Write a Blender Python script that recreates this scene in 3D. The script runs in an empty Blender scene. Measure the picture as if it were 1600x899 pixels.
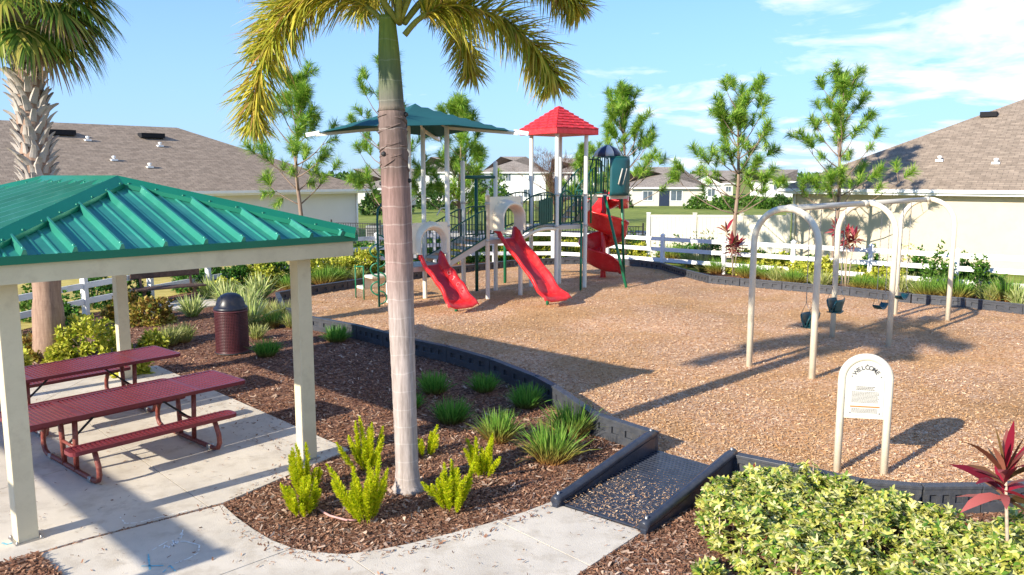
import bpy, math, random
import numpy as np
from mathutils import Vector, Matrix, Euler
R = math.radians
S = bpy.context.scene
COL = S.collection

# ------------------------------------------------------------------ camera
F_PX, CAM_H, HORIZON = 1250.0, 3.4, 275.0
PITCH = math.atan((449.5 - HORIZON) / F_PX)
cd = bpy.data.cameras.new('camera'); cam = bpy.data.objects.new('camera', cd); COL.objects.link(cam)
cam.location = (0, 0, CAM_H); cam.rotation_euler = (R(90) - PITCH, 0, 0)
cd.sensor_width = 36; cd.lens = 36 * F_PX / 1600; cd.clip_start = 0.1; cd.clip_end = 4000
S.camera = cam

# ------------------------------------------------------------------ light
SUN_DIR = Vector((-.727, -.686, 0)).normalized() * math.cos(R(24.6)); SUN_DIR.z = math.sin(R(24.6))
S.view_settings.view_transform = 'Standard'; S.view_settings.look = 'None'
S.view_settings.gamma = 1; S.view_settings.exposure = 0.82
w = bpy.data.worlds.new('World'); S.world = w; w.use_nodes = True
nt = w.node_tree; nt.nodes.clear()
def N(t, kind, ins=None, **kw):
    n = t.nodes.new(kind)
    for k, v in kw.items(): setattr(n, k, v)
    for k, v in (ins or {}).items():
        if isinstance(v, bpy.types.NodeSocket): t.links.new(v, n.inputs[k])
        else: n.inputs[k].default_value = v
    return n
def ramp(t, fac, stops, interp='LINEAR'):
    n = t.nodes.new('ShaderNodeValToRGB'); n.color_ramp.interpolation = interp
    while len(n.color_ramp.elements) < len(stops): n.color_ramp.elements.new(0.5)
    for e, (p_, c_) in zip(n.color_ramp.elements, stops):
        e.position = p_; e.color = (*c_, 1) if len(c_) == 3 else c_
    t.links.new(fac, n.inputs[0]); return n.outputs[0]
sky = N(nt, 'ShaderNodeTexSky', sky_type='NISHITA', sun_disc=False, sun_elevation=R(24.6),
        sun_rotation=math.atan2(-.727, -.686), altitude=0, air_density=1.0, dust_density=0.1, ozone_density=2.6)
tc = N(nt, 'ShaderNodeTexCoord')
sep = N(nt, 'ShaderNodeSeparateXYZ', {0: tc.outputs['Generated']})
zz = N(nt, 'ShaderNodeMath', {0: sep.outputs[2], 1: 0.16}, operation='ADD')
px_ = N(nt, 'ShaderNodeMath', {0: sep.outputs[0], 1: zz.outputs[0]}, operation='DIVIDE')
py_ = N(nt, 'ShaderNodeMath', {0: sep.outputs[1], 1: zz.outputs[0]}, operation='DIVIDE')
cv = N(nt, 'ShaderNodeCombineXYZ', {0: px_.outputs[0], 1: py_.outputs[0], 2: 3.3})
n1 = N(nt, 'ShaderNodeTexNoise', {'Vector': cv.outputs[0], 'Scale': 1.9, 'Detail': 10, 'Roughness': .56, 'Distortion': .35})
side = N(nt, 'ShaderNodeMapRange', {0: sep.outputs[0], 1: -0.12, 2: 0.5, 3: -0.16, 4: 0.075})
cm = N(nt, 'ShaderNodeMath', {0: n1.outputs[0], 1: side.outputs[0]}, operation='ADD')
mask = ramp(nt, cm.outputs[0], [(.50, (0, 0, 0)), (.56, (.42, .42, .42)), (.62, (.75, .75, .75)), (.66, (1, 1, 1))])
n2 = N(nt, 'ShaderNodeTexNoise', {'Vector': cv.outputs[0], 'Scale': 4.5, 'Detail': 6, 'Roughness': .6})
ccol = ramp(nt, n2.outputs[0], [(.3, (3.9, 5.0, 6.2)), (.58, (7.0, 7.1, 7.4))])
hz = N(nt, 'ShaderNodeMapRange', {0: sep.outputs[2], 1: 0.0, 2: 0.42, 3: 0.85, 4: 0.0})
tint0 = N(nt, 'ShaderNodeMix', {0: 1.0, 6: sky.outputs[0], 7: (0.56, .88, 1.32, 1)}, data_type='RGBA', blend_type='MULTIPLY')
tint = N(nt, 'ShaderNodeMix', {0: hz.outputs[0], 6: tint0.outputs[2], 7: (2.5, 3.7, 5.5, 1)}, data_type='RGBA')
mk = N(nt, 'ShaderNodeMath', {0: mask, 1: .9}, operation='MULTIPLY')
mx = N(nt, 'ShaderNodeMix', {0: mk.outputs[0], 6: tint.outputs[2], 7: ccol}, data_type='RGBA')
bg = N(nt, 'ShaderNodeBackground', {0: mx.outputs[2], 1: 0.115})
nt.links.new(bg.outputs[0], N(nt, 'ShaderNodeOutputWorld').inputs[0])
sl = bpy.data.lights.new('sun', 'SUN'); sl.energy = 5.0; sl.angle = R(0.5); sl.color = (1, .91, .77)
so = bpy.data.objects.new('sun', sl); COL.objects.link(so)
so.rotation_euler = SUN_DIR.to_track_quat('Z', 'Y').to_euler(); so.location = (-30, -30, 30)

# ------------------------------------------------------------------ measuring: photo pixel -> point of the place at height z
def G(x, y, z=0.0):
    c, s = math.cos(PITCH), math.sin(PITCH)
    v = y - 449.5; k = (CAM_H - z) / (F_PX * s + v * c)
    return Vector(((x - 800) * k, (F_PX * c - v * s) * k, z))

# ------------------------------------------------------------------ materials
def newmat(name):
    m = bpy.data.materials.new(name); m.use_nodes = True; t = m.node_tree; t.nodes.clear()
    return m, t, N(t, 'ShaderNodeOutputMaterial')
def mat(name, col, rough=.6, var=.12, scale=6, bump=0, bscale=40, metal=0, dirt=None, spec=.4, coat=0):
    m, t, out = newmat(name)
    geo = N(t, 'ShaderNodeTexCoord'); v = geo.outputs['Object']
    nz = N(t, 'ShaderNodeTexNoise', {'Vector': v, 'Scale': scale, 'Detail': 5, 'Roughness': .6})
    lo = tuple(max(0, c * (1 - var)) for c in col); hi = tuple(min(1, c * (1 + var)) for c in col)
    c = ramp(t, nz.outputs[0], [(.3, lo), (.7, hi)])
    if dirt:
        n3 = N(t, 'ShaderNodeTexNoise', {'Vector': v, 'Scale': scale * 2.7, 'Detail': 7, 'Roughness': .7})
        f = ramp(t, n3.outputs[0], [(.5, (0, 0, 0)), (.72, (1, 1, 1))])
        c = N(t, 'ShaderNodeMix', {0: f, 6: c, 7: (*dirt, 1)}, data_type='RGBA').outputs[2]
    b = N(t, 'ShaderNodeBsdfPrincipled', {'Base Color': c, 'Roughness': rough, 'Metallic': metal, 'Specular IOR Level': spec, 'Coat Weight': coat, 'Coat Roughness': .15})
    if bump:
        n4 = N(t, 'ShaderNodeTexNoise', {'Vector': v, 'Scale': bscale, 'Detail': 4})
        bp = N(t, 'ShaderNodeBump', {'Strength': bump, 'Distance': .02, 'Height': n4.outputs[0]})
        t.links.new(bp.outputs[0], b.inputs['Normal'])
    t.links.new(b.outputs[0], out.inputs[0]); return m
def patchy(t, c, patch):
    v = N(t, 'ShaderNodeTexCoord').outputs['Object']; a = N(t, 'ShaderNodeTexNoise', {'Vector': v, 'Scale': .42, 'Detail': 5, 'Roughness': .62, 'Distortion': .6})
    f = ramp(t, a.outputs[0], [(.44, (0, 0, 0)), (.60, (1, 1, 1))]); k = N(t, 'ShaderNodeMath', {0: f, 1: .62}, operation='MULTIPLY')
    return N(t, 'ShaderNodeMix', {0: k.outputs[0], 6: c, 7: (*patch, 1)}, data_type='RGBA').outputs[2]
def leafmat(name, cols, trans=.3, base=None, zr=None, rough=.5, patch=None):
    """foliage: colour varies per leaf; base = colour of the lower ends of the blades"""
    m, t, out = newmat(name)
    g = N(t, 'ShaderNodeNewGeometry')
    c = ramp(t, g.outputs['Random Per Island'], [(i / (len(cols) - 1), q) for i, q in enumerate(cols)])
    if base:
        tcx = N(t, 'ShaderNodeTexCoord'); sp = N(t, 'ShaderNodeSeparateXYZ', {0: tcx.outputs['Object']})
        f = N(t, 'ShaderNodeMapRange', {0: sp.outputs[2], 1: zr[0], 2: zr[1]})
        c = N(t, 'ShaderNodeMix', {0: f.outputs[0], 6: (*base, 1), 7: c}, data_type='RGBA').outputs[2]
    if patch: c = patchy(t, c, patch)
    d = N(t, 'ShaderNodeBsdfPrincipled', {'Base Color': c, 'Roughness': rough, 'Specular IOR Level': .3})
    tr = N(t, 'ShaderNodeBsdfTranslucent', {'Color': c})
    ms = N(t, 'ShaderNodeMixShader', {0: trans, 1: d.outputs[0], 2: tr.outputs[0]})
    t.links.new(ms.outputs[0], out.inputs[0]); return m
def groundmat(name, cols, s1, s2=.35, bump=.6, vor=True, rough=.9, patch=None):
    m, t, out = newmat(name)
    v = N(t, 'ShaderNodeTexCoord').outputs['Object']
    if vor:
        mp = N(t, 'ShaderNodeMapping', {'Vector': v, 'Scale': (1, 1, 1)})
        wn = N(t, 'ShaderNodeTexNoise', {'Vector': v, 'Scale': s1 * .4, 'Detail': 2})
        ad = N(t, 'ShaderNodeMix', {0: .12, 6: v, 7: wn.outputs[1]}, data_type='RGBA')
        a = N(t, 'ShaderNodeTexVoronoi', {'Vector': ad.outputs[2], 'Scale': s1})
        fac = N(t, 'ShaderNodeSeparateColor', {0: a.outputs['Color']}).outputs[0]; hgt = a.outputs['Color']
    else:
        a = N(t, 'ShaderNodeTexNoise', {'Vector': v, 'Scale': s1, 'Detail': 8, 'Roughness': .7})
        fac = a.outputs[0]; hgt = fac
    c = ramp(t, fac, [((i / (len(cols) - 1)) * (1 if vor else .4) + (0 if vor else .3), q) for i, q in enumerate(cols)])
    if patch: c = patchy(t, c, patch)
    b2 = N(t, 'ShaderNodeTexNoise', {'Vector': v, 'Scale': s2, 'Detail': 6, 'Roughness': .6})
    sh = ramp(t, b2.outputs[0], [(.3, (.72, .72, .72)), (.7, (1.15, 1.12, 1.08))])
    c2 = N(t, 'ShaderNodeMix', {0: 1.0, 6: c, 7: sh}, data_type='RGBA', blend_type='MULTIPLY')
    b = N(t, 'ShaderNodeBsdfPrincipled', {'Base Color': c2.outputs[2], 'Roughness': rough, 'Specular IOR Level': .15})
    bp = N(t, 'ShaderNodeBump', {'Strength': bump, 'Distance': .03, 'Height': hgt})
    t.links.new(bp.outputs[0], b.inputs['Normal']); t.links.new(b.outputs[0], out.inputs[0]); return m
def shinglemat(name, cols, bw, bh):
    m, t, out = newmat(name)
    uv = N(t, 'ShaderNodeUVMap')
    br = N(t, 'ShaderNodeTexBrick', {'Vector': uv.outputs[0], 'Color1': (*cols[0], 1), 'Color2': (*cols[1], 1), 'Mortar': (*cols[2], 1),
           'Scale': 1, 'Mortar Size': bh * .05, 'Bias': 0, 'Brick Width': bw, 'Row Height': bh})
    nz = N(t, 'ShaderNodeTexNoise', {'Vector': uv.outputs[0], 'Scale': 3.2, 'Detail': 6, 'Roughness': .75})
    sh = ramp(t, nz.outputs[0], [(.3, (.7, .7, .7)), (.7, (1.25, 1.22, 1.2))])
    c2 = N(t, 'ShaderNodeMix', {0: 1.0, 6: br.outputs[0], 7: sh}, data_type='RGBA', blend_type='MULTIPLY')
    b = N(t, 'ShaderNodeBsdfPrincipled', {'Base Color': c2.outputs[2], 'Roughness': .95, 'Specular IOR Level': .1})
    bp = N(t, 'ShaderNodeBump', {'Strength': .7, 'Distance': .03, 'Height': br.outputs[0]})
    t.links.new(bp.outputs[0], b.inputs['Normal']); t.links.new(b.outputs[0], out.inputs[0]); return m
def barkmat(name, lo, hi, ring, rs=9, zs=None, rk=1.0):
    """ringed trunk; zs = [(z, colour)...] along the trunk, object space"""
    m, t, out = newmat(name)
    v = N(t, 'ShaderNodeTexCoord').outputs['Object']; sp = N(t, 'ShaderNodeSeparateXYZ', {0: v})
    st = N(t, 'ShaderNodeMapping', {'Vector': v, 'Scale': (30, 30, 2.5)})
    nz = N(t, 'ShaderNodeTexNoise', {'Vector': st.outputs[0], 'Scale': 1, 'Detail': 6, 'Roughness': .7})
    c = ramp(t, nz.outputs[0], [(.3, lo), (.7, hi)])
    if zs:
        f = N(t, 'ShaderNodeMapRange', {0: sp.outputs[2], 1: zs[0][0], 2: zs[-1][0]})
        d = zs[-1][0] - zs[0][0]
        tint_ = ramp(t, f.outputs[0], [((z - zs[0][0]) / d, q) for z, q in zs])
        c = N(t, 'ShaderNodeMix', {0: 1.0, 6: c, 7: tint_}, data_type='RGBA', blend_type='MULTIPLY').outputs[2]
    wb = N(t, 'ShaderNodeTexNoise', {'Vector': v, 'Scale': 5, 'Detail': 3})
    za = N(t, 'ShaderNodeMath', {0: wb.outputs[0], 1: .09}, operation='MULTIPLY')
    zb = N(t, 'ShaderNodeMath', {0: sp.outputs[2], 1: za.outputs[0]}, operation='ADD')
    zc = N(t, 'ShaderNodeMath', {0: zb.outputs[0], 1: rs}, operation='MULTIPLY')
    fr = N(t, 'ShaderNodeMath', {0: zc.outputs[0]}, operation='FRACT')
    rg = ramp(t, fr.outputs[0], [(0, (1, 1, 1)), (.07, (0, 0, 0)), (.98, (0, 0, 0)), (1, (1, 1, 1))])
    rm0 = N(t, 'ShaderNodeMath', {0: rg, 1: nz.outputs[0]}, operation='MULTIPLY'); rm = N(t, 'ShaderNodeMath', {0: rm0.outputs[0], 1: rk}, operation='MULTIPLY')
    c = N(t, 'ShaderNodeMix', {0: rm.outputs[0], 6: c, 7: (*ring, 1)}, data_type='RGBA').outputs[2]
    b = N(t, 'ShaderNodeBsdfPrincipled', {'Base Color': c, 'Roughness': .85, 'Specular IOR Level': .2})
    bp = N(t, 'ShaderNodeBump', {'Strength': .5, 'Distance': .01, 'Height': nz.outputs[0]})
    t.links.new(bp.outputs[0], b.inputs['Normal']); t.links.new(b.outputs[0], out.inputs[0]); return m

M = dict(
    tan=mat('cream_powder_coat', (.74, .68, .53), .38, .04, 3, dirt=(.66, .59, .45)),
    pale=mat('pale_powder_coat', (.72, .70, .60), .35, .04, 3),
    taupe=mat('taupe_cap_sleeve', (.50, .47, .40), .4, .05, 3),
    fascia=mat('beige_fascia_paint', (.64, .56, .385), .5, .08, 2, dirt=(.55, .47, .32)),
    green=mat('green_powder_coat', (.012, .16, .075), .35, .1, 5),
    dkgreen=mat('dark_green_plastic', (.01, .085, .06), .4, .15, 4),
    blugreen=mat('dark_teal_plastic', (.01, .075, .085), .35, .15, 3),
    roofgreen=mat('green_ribbed_metal', (.035, .27, .185), .30, .12, 1.3, metal=.25, dirt=(.07, .33, .24), spec=.7),
    capgreen=mat('green_ridge_metal', (.01, .17, .10), .35, .08, 2, metal=.1),
    red=mat('red_slide_plastic', (.66, .020, .022), .30, .14, 2.4, coat=.2, dirt=(.74, .07, .06)),
    maroonbed=mat('worn_red_slide_bed', (.40, .018, .03), .3, .15, 3),
    redroof=mat('red_roof_plastic', (.58, .03, .038), .5, .14, 4, dirt=(.64, .08, .08)),
    beige=mat('beige_plastic_hood', (.80, .72, .54), .4, .06, 1.5, dirt=(.7, .6, .44)),
    tablered=mat('maroon_plastisol', (.15, .022, .030), .36, .12, 7),
    frame=mat('worn_brown_red_pipe', (.17, .035, .026), .45, .3, 14, dirt=(.30, .12, .08)),
    basket=mat('dark_maroon_plastisol', (.075, .020, .024), .4, .2, 9),
    shadestucco=mat('shade_toned_stucco', (.66, .66, .64), .9, .04, .8, bump=.15, bscale=60),  # grey of the left house wall in shade, put into the stucco colour
    darkboot=mat('dark_boot_fibre', (.10, .075, .055), .9, .4, 12),
    steel=mat('galvanised_steel', (.42, .40, .37), .4, .15, 10, metal=.7),
    black=mat('black_rubber', (.02, .02, .022), .6, .3, 8),
    dark=mat('dark_gap', (.012, .012, .014), .9, .1, 5),
    curb=mat('black_recycled_plastic', (.03, .037, .055), .35, .25, 5, bump=.1, dirt=(.055, .06, .075)),
    curbgrey=mat('weathered_recycled_plastic', (.052, .056, .066), .45, .25, 7, bump=.1, dirt=(.080, .077, .073)),
    navy=mat('navy_plastic_lid', (.010, .013, .024), .38, .12, 4, dirt=(.03, .028, .032)),
    fence=mat('white_vinyl', (.82, .82, .80), .4, .03, 2, dirt=(.70, .69, .64)),
    stucco=mat('cream_stucco', (.56, .485, .365), .9, .04, .8, bump=.15, bscale=60, dirt=(.52, .445, .33)),
    vinyltan=mat('tan_vinyl_panel', (.76, .70, .56), .5, .04, 1),
    white=mat('white_trim', (.82, .82, .80), .5, .04, 2),
    farwhite=mat('white_stucco', (.80, .80, .77), .9, .04, .3),
    fartan=mat('tan_stucco', (.60, .57, .49), .9, .05, .3),
    glass=mat('window_glass', (.10, .13, .16), .15, .3, .8),
    door=mat('navy_door_paint', (.02, .03, .06), .5, .1, 2),
    concrete=mat('broom_finished_concrete', (.62, .56, .46), .85, .13, 1.3, bump=.25, bscale=120, dirt=(.46, .40, .31)),
    shade=mat('teal_shade_cloth', (.006, .085, .088), .8, .08, 1.2),
    brown=mat('brown_recycled_plank', (.085, .05, .038), .7, .3, 9, dirt=(.14, .09, .07)),
    metalblk=mat('black_aluminium', (.02, .02, .022), .4, .1, 3),
    sign=mat('white_sign_panel', (.56, .545, .49), .5, .02, 2),
    ink=mat('grey_sign_ink', (.06, .06, .06), .7, .1, 5),
    inkpale=mat('pale_sign_ink', (.15, .14, .12), .7, .1, 5),
    orange=mat('orange_sign_ink', (.50, .17, .02), .6, .05, 5),
    pipe=mat('pinkish_irrigation_pipe', (.55, .30, .27), .5, .2, 12),
    chalkw=mat('white_chalk', (.80, .82, .78), .95, .1, 30),
    chalkb=mat('cyan_chalk', (.18, .52, .62), .95, .15, 30),
    grey=mat('grey_dome_plastic', (.55, .55, .52), .35, .08, 3),
    navyp=mat('navy_dome_plastic', (.03, .035, .07), .3, .1, 3),
    road=mat('pale_asphalt', (.20, .20, .205), .9, .08, .5),
    acgrey=mat('grey_condenser_paint', (.23, .24, .24), .5, .1, 4),
    shingle=shinglemat('brown_shingles', [(.34, .275, .21), (.26, .208, .158), (.15, .122, .095)], .34, .15),
    farroof=shinglemat('grey_brown_shingles', [(.32, .28, .24), (.25, .22, .19), (.16, .14, .12)], .8, .4),
    playmulch=groundmat('tan_wood_chips', [(.34, .16, .08), (.54, .30, .16), (.66, .41, .24), (.74, .54, .37), (.50, .26, .13)], 30, .32, .8, patch=(.50, .29, .12)),
    bedmulch=groundmat('red_brown_mulch', [(.055, .026, .018), (.15, .07, .045), (.25, .125, .08), (.34, .20, .14), (.10, .045, .03)], 24, .5, 1.0),
    lawn=groundmat('mown_lawn', [(.10, .15, .025), (.22, .27, .05), (.36, .36, .09)], 1.3, .06, .3, vor=False),
    drylawn=groundmat('dry_yellow_lawn', [(.36, .29, .07), (.50, .41, .12), (.58, .48, .17)], 3, .25, .4, vor=False),
    chip_t=leafmat('tan_chip', [(.34, .17, .07), (.54, .33, .17), (.64, .43, .25), (.74, .58, .41), (.47, .26, .12), (.60, .40, .23)], 0, rough=.85, patch=(.50, .285, .115)),
    chip_b=leafmat('brown_chip', [(.09, .042, .024), (.20, .092, .050), (.31, .155, .088), (.44, .27, .17), (.14, .064, .037), (.26, .12, .066)], 0, rough=.85),
    chip_g=leafmat('weathered_chip', [(.24, .17, .13), (.40, .28, .2), (.56, .42, .32)], 0, rough=.85),
    grass_a=leafmat('bright_grass_blade', [(.07, .20, .02), (.16, .33, .04), (.30, .42, .08)], .35, (.42, .22, .07), (.02, .22)),
    grass_b=leafmat('deep_green_blade', [(.05, .20, .025), (.12, .32, .04), (.22, .42, .07)], .4, (.22, .15, .05), (0, .12)),
    grass_y=leafmat('yellow_green_blade', [(.20, .27, .05), (.38, .42, .12), (.50, .48, .22)], .3, (.34, .20, .07), (0, .1)),
    strap=leafmat('pale_strap_leaf', [(.26, .38, .08), (.50, .55, .20), (.64, .64, .32), (.18, .32, .05)], .3),
    fern=leafmat('lime_fern_needle', [(.30, .46, .006), (.58, .66, .010), (.72, .74, .02), (.76, .68, .04)], .42),
    schef=leafmat('variegated_leaf', [(.04, .13, .015), (.50, .50, .07), (.66, .61, .20), (.10, .22, .02), (.60, .56, .11), (.74, .70, .36), (.22, .34, .03), (.05, .15, .02)], .25),
    yshrub=leafmat('yellow_green_leaf', [(.18, .30, .02), (.56, .55, .06), (.70, .66, .13), (.40, .46, .04)], .25),
    gshrub=leafmat('dark_green_leaf', [(.02, .08, .012), (.05, .17, .025), (.11, .27, .04), (.14, .24, .04)], .25),
    mshrub=leafmat('mid_green_leaf', [(.04, .12, .015), (.10, .23, .03), (.20, .32, .05)], .3),
    rust=leafmat('rusty_croton_leaf', [(.22, .30, .03), (.42, .26, .05), (.46, .42, .10), (.28, .12, .04), (.14, .24, .03)], .25),
    ti=leafmat('crimson_leaf', [(.12, .008, .02), (.34, .018, .04), (.24, .012, .03), (.08, .06, .02), (.50, .12, .12), (.26, .16, .05)], .3),
    tibrown=leafmat('withered_crimson_leaf', [(.20, .08, .04), (.33, .06, .05), (.12, .04, .03)], .3),
    needle=leafmat('pine_needle', [(.06, .19, .02), (.18, .38, .03), (.34, .52, .06), (.50, .60, .12)], .3),
    frond=leafmat('golden_palm_leaflet', [(.14, .26, .03), (.48, .48, .05), (.70, .60, .08), (.74, .56, .10), (.30, .38, .04), (.52, .28, .12)], .42),
    fan=leafmat('fan_palm_segment', [(.07, .15, .02), (.16, .26, .03), (.32, .34, .05), (.46, .36, .08)], .32),
    dry=leafmat('dry_frond', [(.36, .22, .12), (.5, .36, .22), (.28, .17, .1)], .25),
    twig=leafmat('reddish_bare_twig', [(.11, .055, .04), (.20, .10, .08), (.15, .12, .06)], .1),
    farleaf=leafmat('distant_leaf', [(.03, .08, .02), (.06, .14, .03), (.12, .2, .04)], .25),
    bark=barkmat('pine_bark', (.17, .11, .08), (.36, .27, .2), (.3, .22, .17), 4),
    stem=mat('pale_stem', (.42, .33, .24), .8, .25, 20),
    petiole=mat('olive_petiole', (.28, .28, .05), .5, .2, 9),
    foxbark=barkmat('ringed_palm_bark', (.26, .225, .20), (.58, .515, .48), (.78, .72, .66), 5.1,
        [(0, (.86, .84, .82)), (1.9, (.84, .79, .78)), (2.5, (.66, .51, .49)), (3.3, (.56, .40, .38)), (3.46, (.38, .29, .27)), (4.0, (.40, .33, .32)), (4.2, (.55, .45, .40))], .4),
    crownshaft=barkmat('green_crownshaft', (.12, .17, .06), (.20, .25, .09), (.50, .48, .38), 5,
        [(4.0, (1.5, .85, 1.9)), (4.15, (.8, .6, 1.4)), (4.4, (.8, .75, 1.1)), (4.7, (1.2, 1.15, .8)), (5.3, (1.6, 1.6, .7))], .4),
    sabalbark=barkmat('sabal_bark', (.22, .14, .10), (.44, .30, .22), (.24, .15, .11), 12),
    boot=leafmat('grey_boot', [(.24, .20, .16), (.38, .33, .28), (.48, .43, .38), (.30, .23, .17)], 0, rough=.9),
)

# ------------------------------------------------------------------ object helpers
def link(name, data, parent=None):
    o = bpy.data.objects.new(name, data); COL.objects.link(o)
    if parent: o.parent = parent
    return o
def tag(o, label=None, cat=None, group=None, kind=None):
    for k, v in (('label', label), ('category', cat), ('group', group), ('kind', kind)):
        if v: o[k] = v
    return o
def thing(name, label, cat, loc=(0, 0, 0), rz=0, group=None):
    o = link(name, None); o.location = loc; o.rotation_euler.z = rz
    return tag(o, label, cat, group)
def kids(o): return [c for c in bpy.data.objects if c.parent == o]
def dup(o, parent=None, cache={}):
    c = o.copy(); COL.objects.link(c); c.parent = parent
    for ch in kids(o): dup(ch, c)
    return c
def mesh_np(name, V, Fq, mt, parent=None, smooth=False, uv=None):
    V = np.asarray(V, dtype=np.float32); Fq = np.asarray(Fq, dtype=np.int32)
    me = bpy.data.meshes.new(name); nf, k = Fq.shape
    me.vertices.add(len(V)); me.vertices.foreach_set('co', V.ravel())
    me.loops.add(nf * k); me.loops.foreach_set('vertex_index', Fq.ravel())
    me.polygons.add(nf); me.polygons.foreach_set('loop_start', np.arange(0, nf * k, k, dtype=np.int32))
    if smooth: me.polygons.foreach_set('use_smooth', np.ones(nf, dtype=bool))
    me.update(calc_edges=True); me.materials.append(mt)
    return link(name, me, parent)
class MB:
    def __init__(s): s.v = []; s.f = []; s.sm = []; s.uv = []
    def add(s, vs, fs, sm=False):
        b = len(s.v); s.v += [tuple(x) for x in vs]; s.f += [tuple(i + b for i in f) for f in fs]; s.sm += [sm] * len(fs); return s
    def box(s, c, d, rz=0, mat_=None):
        m = mat_ or (Matrix.Translation(c) @ Matrix.Rotation(rz, 4, 'Z'))
        x, y, z = d[0] / 2, d[1] / 2, d[2] / 2
        P = [m @ Vector(q) for q in ((-x, -y, -z), (x, -y, -z), (x, y, -z), (-x, y, -z), (-x, -y, z), (x, -y, z), (x, y, z), (-x, y, z))]
        return s.add(P, [(0, 3, 2, 1), (4, 5, 6, 7), (0, 1, 5, 4), (1, 2, 6, 5), (2, 3, 7, 6), (3, 0, 4, 7)])
    def bar(s, a, b, wd, ht, up=(0, 0, 1)):
        a, b = Vector(a), Vector(b); d = (b - a); L = d.length; d.normalize()
        sd = d.cross(Vector(up)); sd = sd.normalized() if sd.length > 1e-5 else Vector((1, 0, 0)); u = sd.cross(d)
        m = Matrix((( d.x, sd.x, u.x, 0), (d.y, sd.y, u.y, 0), (d.z, sd.z, u.z, 0), (0, 0, 0, 1)))
        m.translation = (a + b) / 2
        return s.box(None, (L, wd, ht), mat_=m)
    def tube(s, pts, r, n=10, caps=True, sm=True):
        pts = [Vector(p) for p in pts]; k = len(pts); r = r if isinstance(r, (list, tuple)) else [r] * k
        V = []; prev = None
        for i, p in enumerate(pts):
            d = (pts[min(i + 1, k - 1)] - pts[max(i - 1, 0)]).normalized()
            if prev is None:
                u = d.cross(Vector((0, 0, 1)) if abs(d.z) < .9 else Vector((1, 0, 0))).normalized()
            else: u = (prev - d * prev.dot(d)).normalized()
            prev = u; q = d.cross(u)
            V += [p + (u * math.cos(2 * math.pi * j / n) + q * math.sin(2 * math.pi * j / n)) * r[i] for j in range(n)]
        Fs = [(i * n + j, i * n + (j + 1) % n, (i + 1) * n + (j + 1) % n, (i + 1) * n + j) for i in range(k - 1) for j in range(n)]
        s.add(V, Fs, sm)
        if caps:
            s.f += [tuple(len(s.v) - k * n + j for j in reversed(range(n))), tuple(len(s.v) - n + j for j in range(n))]; s.sm += [False, False]
        return s
    def lathe(s, prof, c=(0, 0, 0), n=24, sm=True):
        V = [(c[0] + r * math.cos(2 * math.pi * j / n), c[1] + r * math.sin(2 * math.pi * j / n), c[2] + z) for r, z in prof for j in range(n)]
        return s.add(V, [(i * n + j, i * n + (j + 1) % n, (i + 1) * n + (j + 1) % n, (i + 1) * n + j) for i in range(len(prof) - 1) for j in range(n)], sm)
    def prism(s, poly, z0, z1):
        n = len(poly); V = [(p[0], p[1], z0) for p in poly] + [(p[0], p[1], z1) for p in poly]
        return s.add(V, [tuple(reversed(range(n))), tuple(range(n, 2 * n))] + [(i, (i + 1) % n, n + (i + 1) % n, n + i) for i in range(n)])
    def grid(s, rows, sm=True, closed=False):
        a, b = len(rows), len(rows[0])
        return s.add([p for r in rows for p in r], [(i * b + j, i * b + (j + 1) % b, (i + 1) * b + (j + 1) % b, (i + 1) * b + j) for i in range(a - 1) for j in range(b if closed else b - 1)], sm)
    def build(s, name, mt, parent=None, bevel=0, solid=0):
        me = bpy.data.meshes.new(name); me.from_pydata(s.v, [], s.f)
        me.polygons.foreach_set('use_smooth', s.sm); me.materials.append(M[mt] if isinstance(mt, str) else mt)
        if s.uv:
            ul = me.uv_layers.new(name='UVMap')
            for i, q in enumerate(s.uv): ul.data[i].uv = q
        me.update(); o = link(name, me, parent)
        if solid: md = o.modifiers.new('solid', 'SOLIDIFY'); md.thickness = solid; md.offset = 0
        if bevel: md = o.modifiers.new('bevel', 'BEVEL'); md.width = bevel; md.segments = 2; md.limit_method = 'ANGLE'
        return o
def inst(name, src, parent, loc=(0, 0, 0), rz=0, sc=None):
    o = link(name, src.data, parent); o.location = loc; o.rotation_euler.z = rz
    if sc: o.scale = sc
    for md in src.modifiers:
        if md.type == 'BEVEL': m2 = o.modifiers.new('bevel', 'BEVEL'); m2.width = md.width; m2.segments = 2
    return o
def stuff(o): o['kind'] = 'stuff'; return o
def struct(o): o['kind'] = 'structure'; return o

# ---- foliage: strips of quads grown from many bases at once
def unit(a): return a / np.maximum(np.linalg.norm(a, axis=1, keepdims=True), 1e-9)
PROF_BLADE = (1, .95, .75, .12); PROF_LEAF = (.25, 1, .85, .08)
def blades(P, D, L, W, droop, prof=PROF_BLADE, side=None, rng=None):
    n = len(P); k = len(prof); rng = rng or np.random.default_rng(0)
    L = np.broadcast_to(L, (n,)); W = np.broadcast_to(W, (n,)); droop = np.broadcast_to(droop, (n,))
    d = unit(np.asarray(D, float)); p = np.asarray(P, float).copy()
    if side is None:
        rv = rng.normal(size=(n, 3)) * .4 + np.array((0, 0, 1.0)); side = unit(np.cross(d, rv))
    V = np.zeros((n, k, 2, 3))
    for i in range(k):
        h = side * (W * prof[i] * .5)[:, None]; V[:, i, 0] = p - h; V[:, i, 1] = p + h
        p = p + d * (L / (k - 1))[:, None]; d = d.copy(); d[:, 2] -= droop / (k - 1); d = unit(d)
    base = (np.arange(n) * k * 2)[:, None]; Fs = []
    for i in range(k - 1): Fs.append(base + np.array([[2 * i, 2 * i + 1, 2 * i + 3, 2 * i + 2]]))
    return V.reshape(-1, 3), np.concatenate(Fs)
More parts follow.
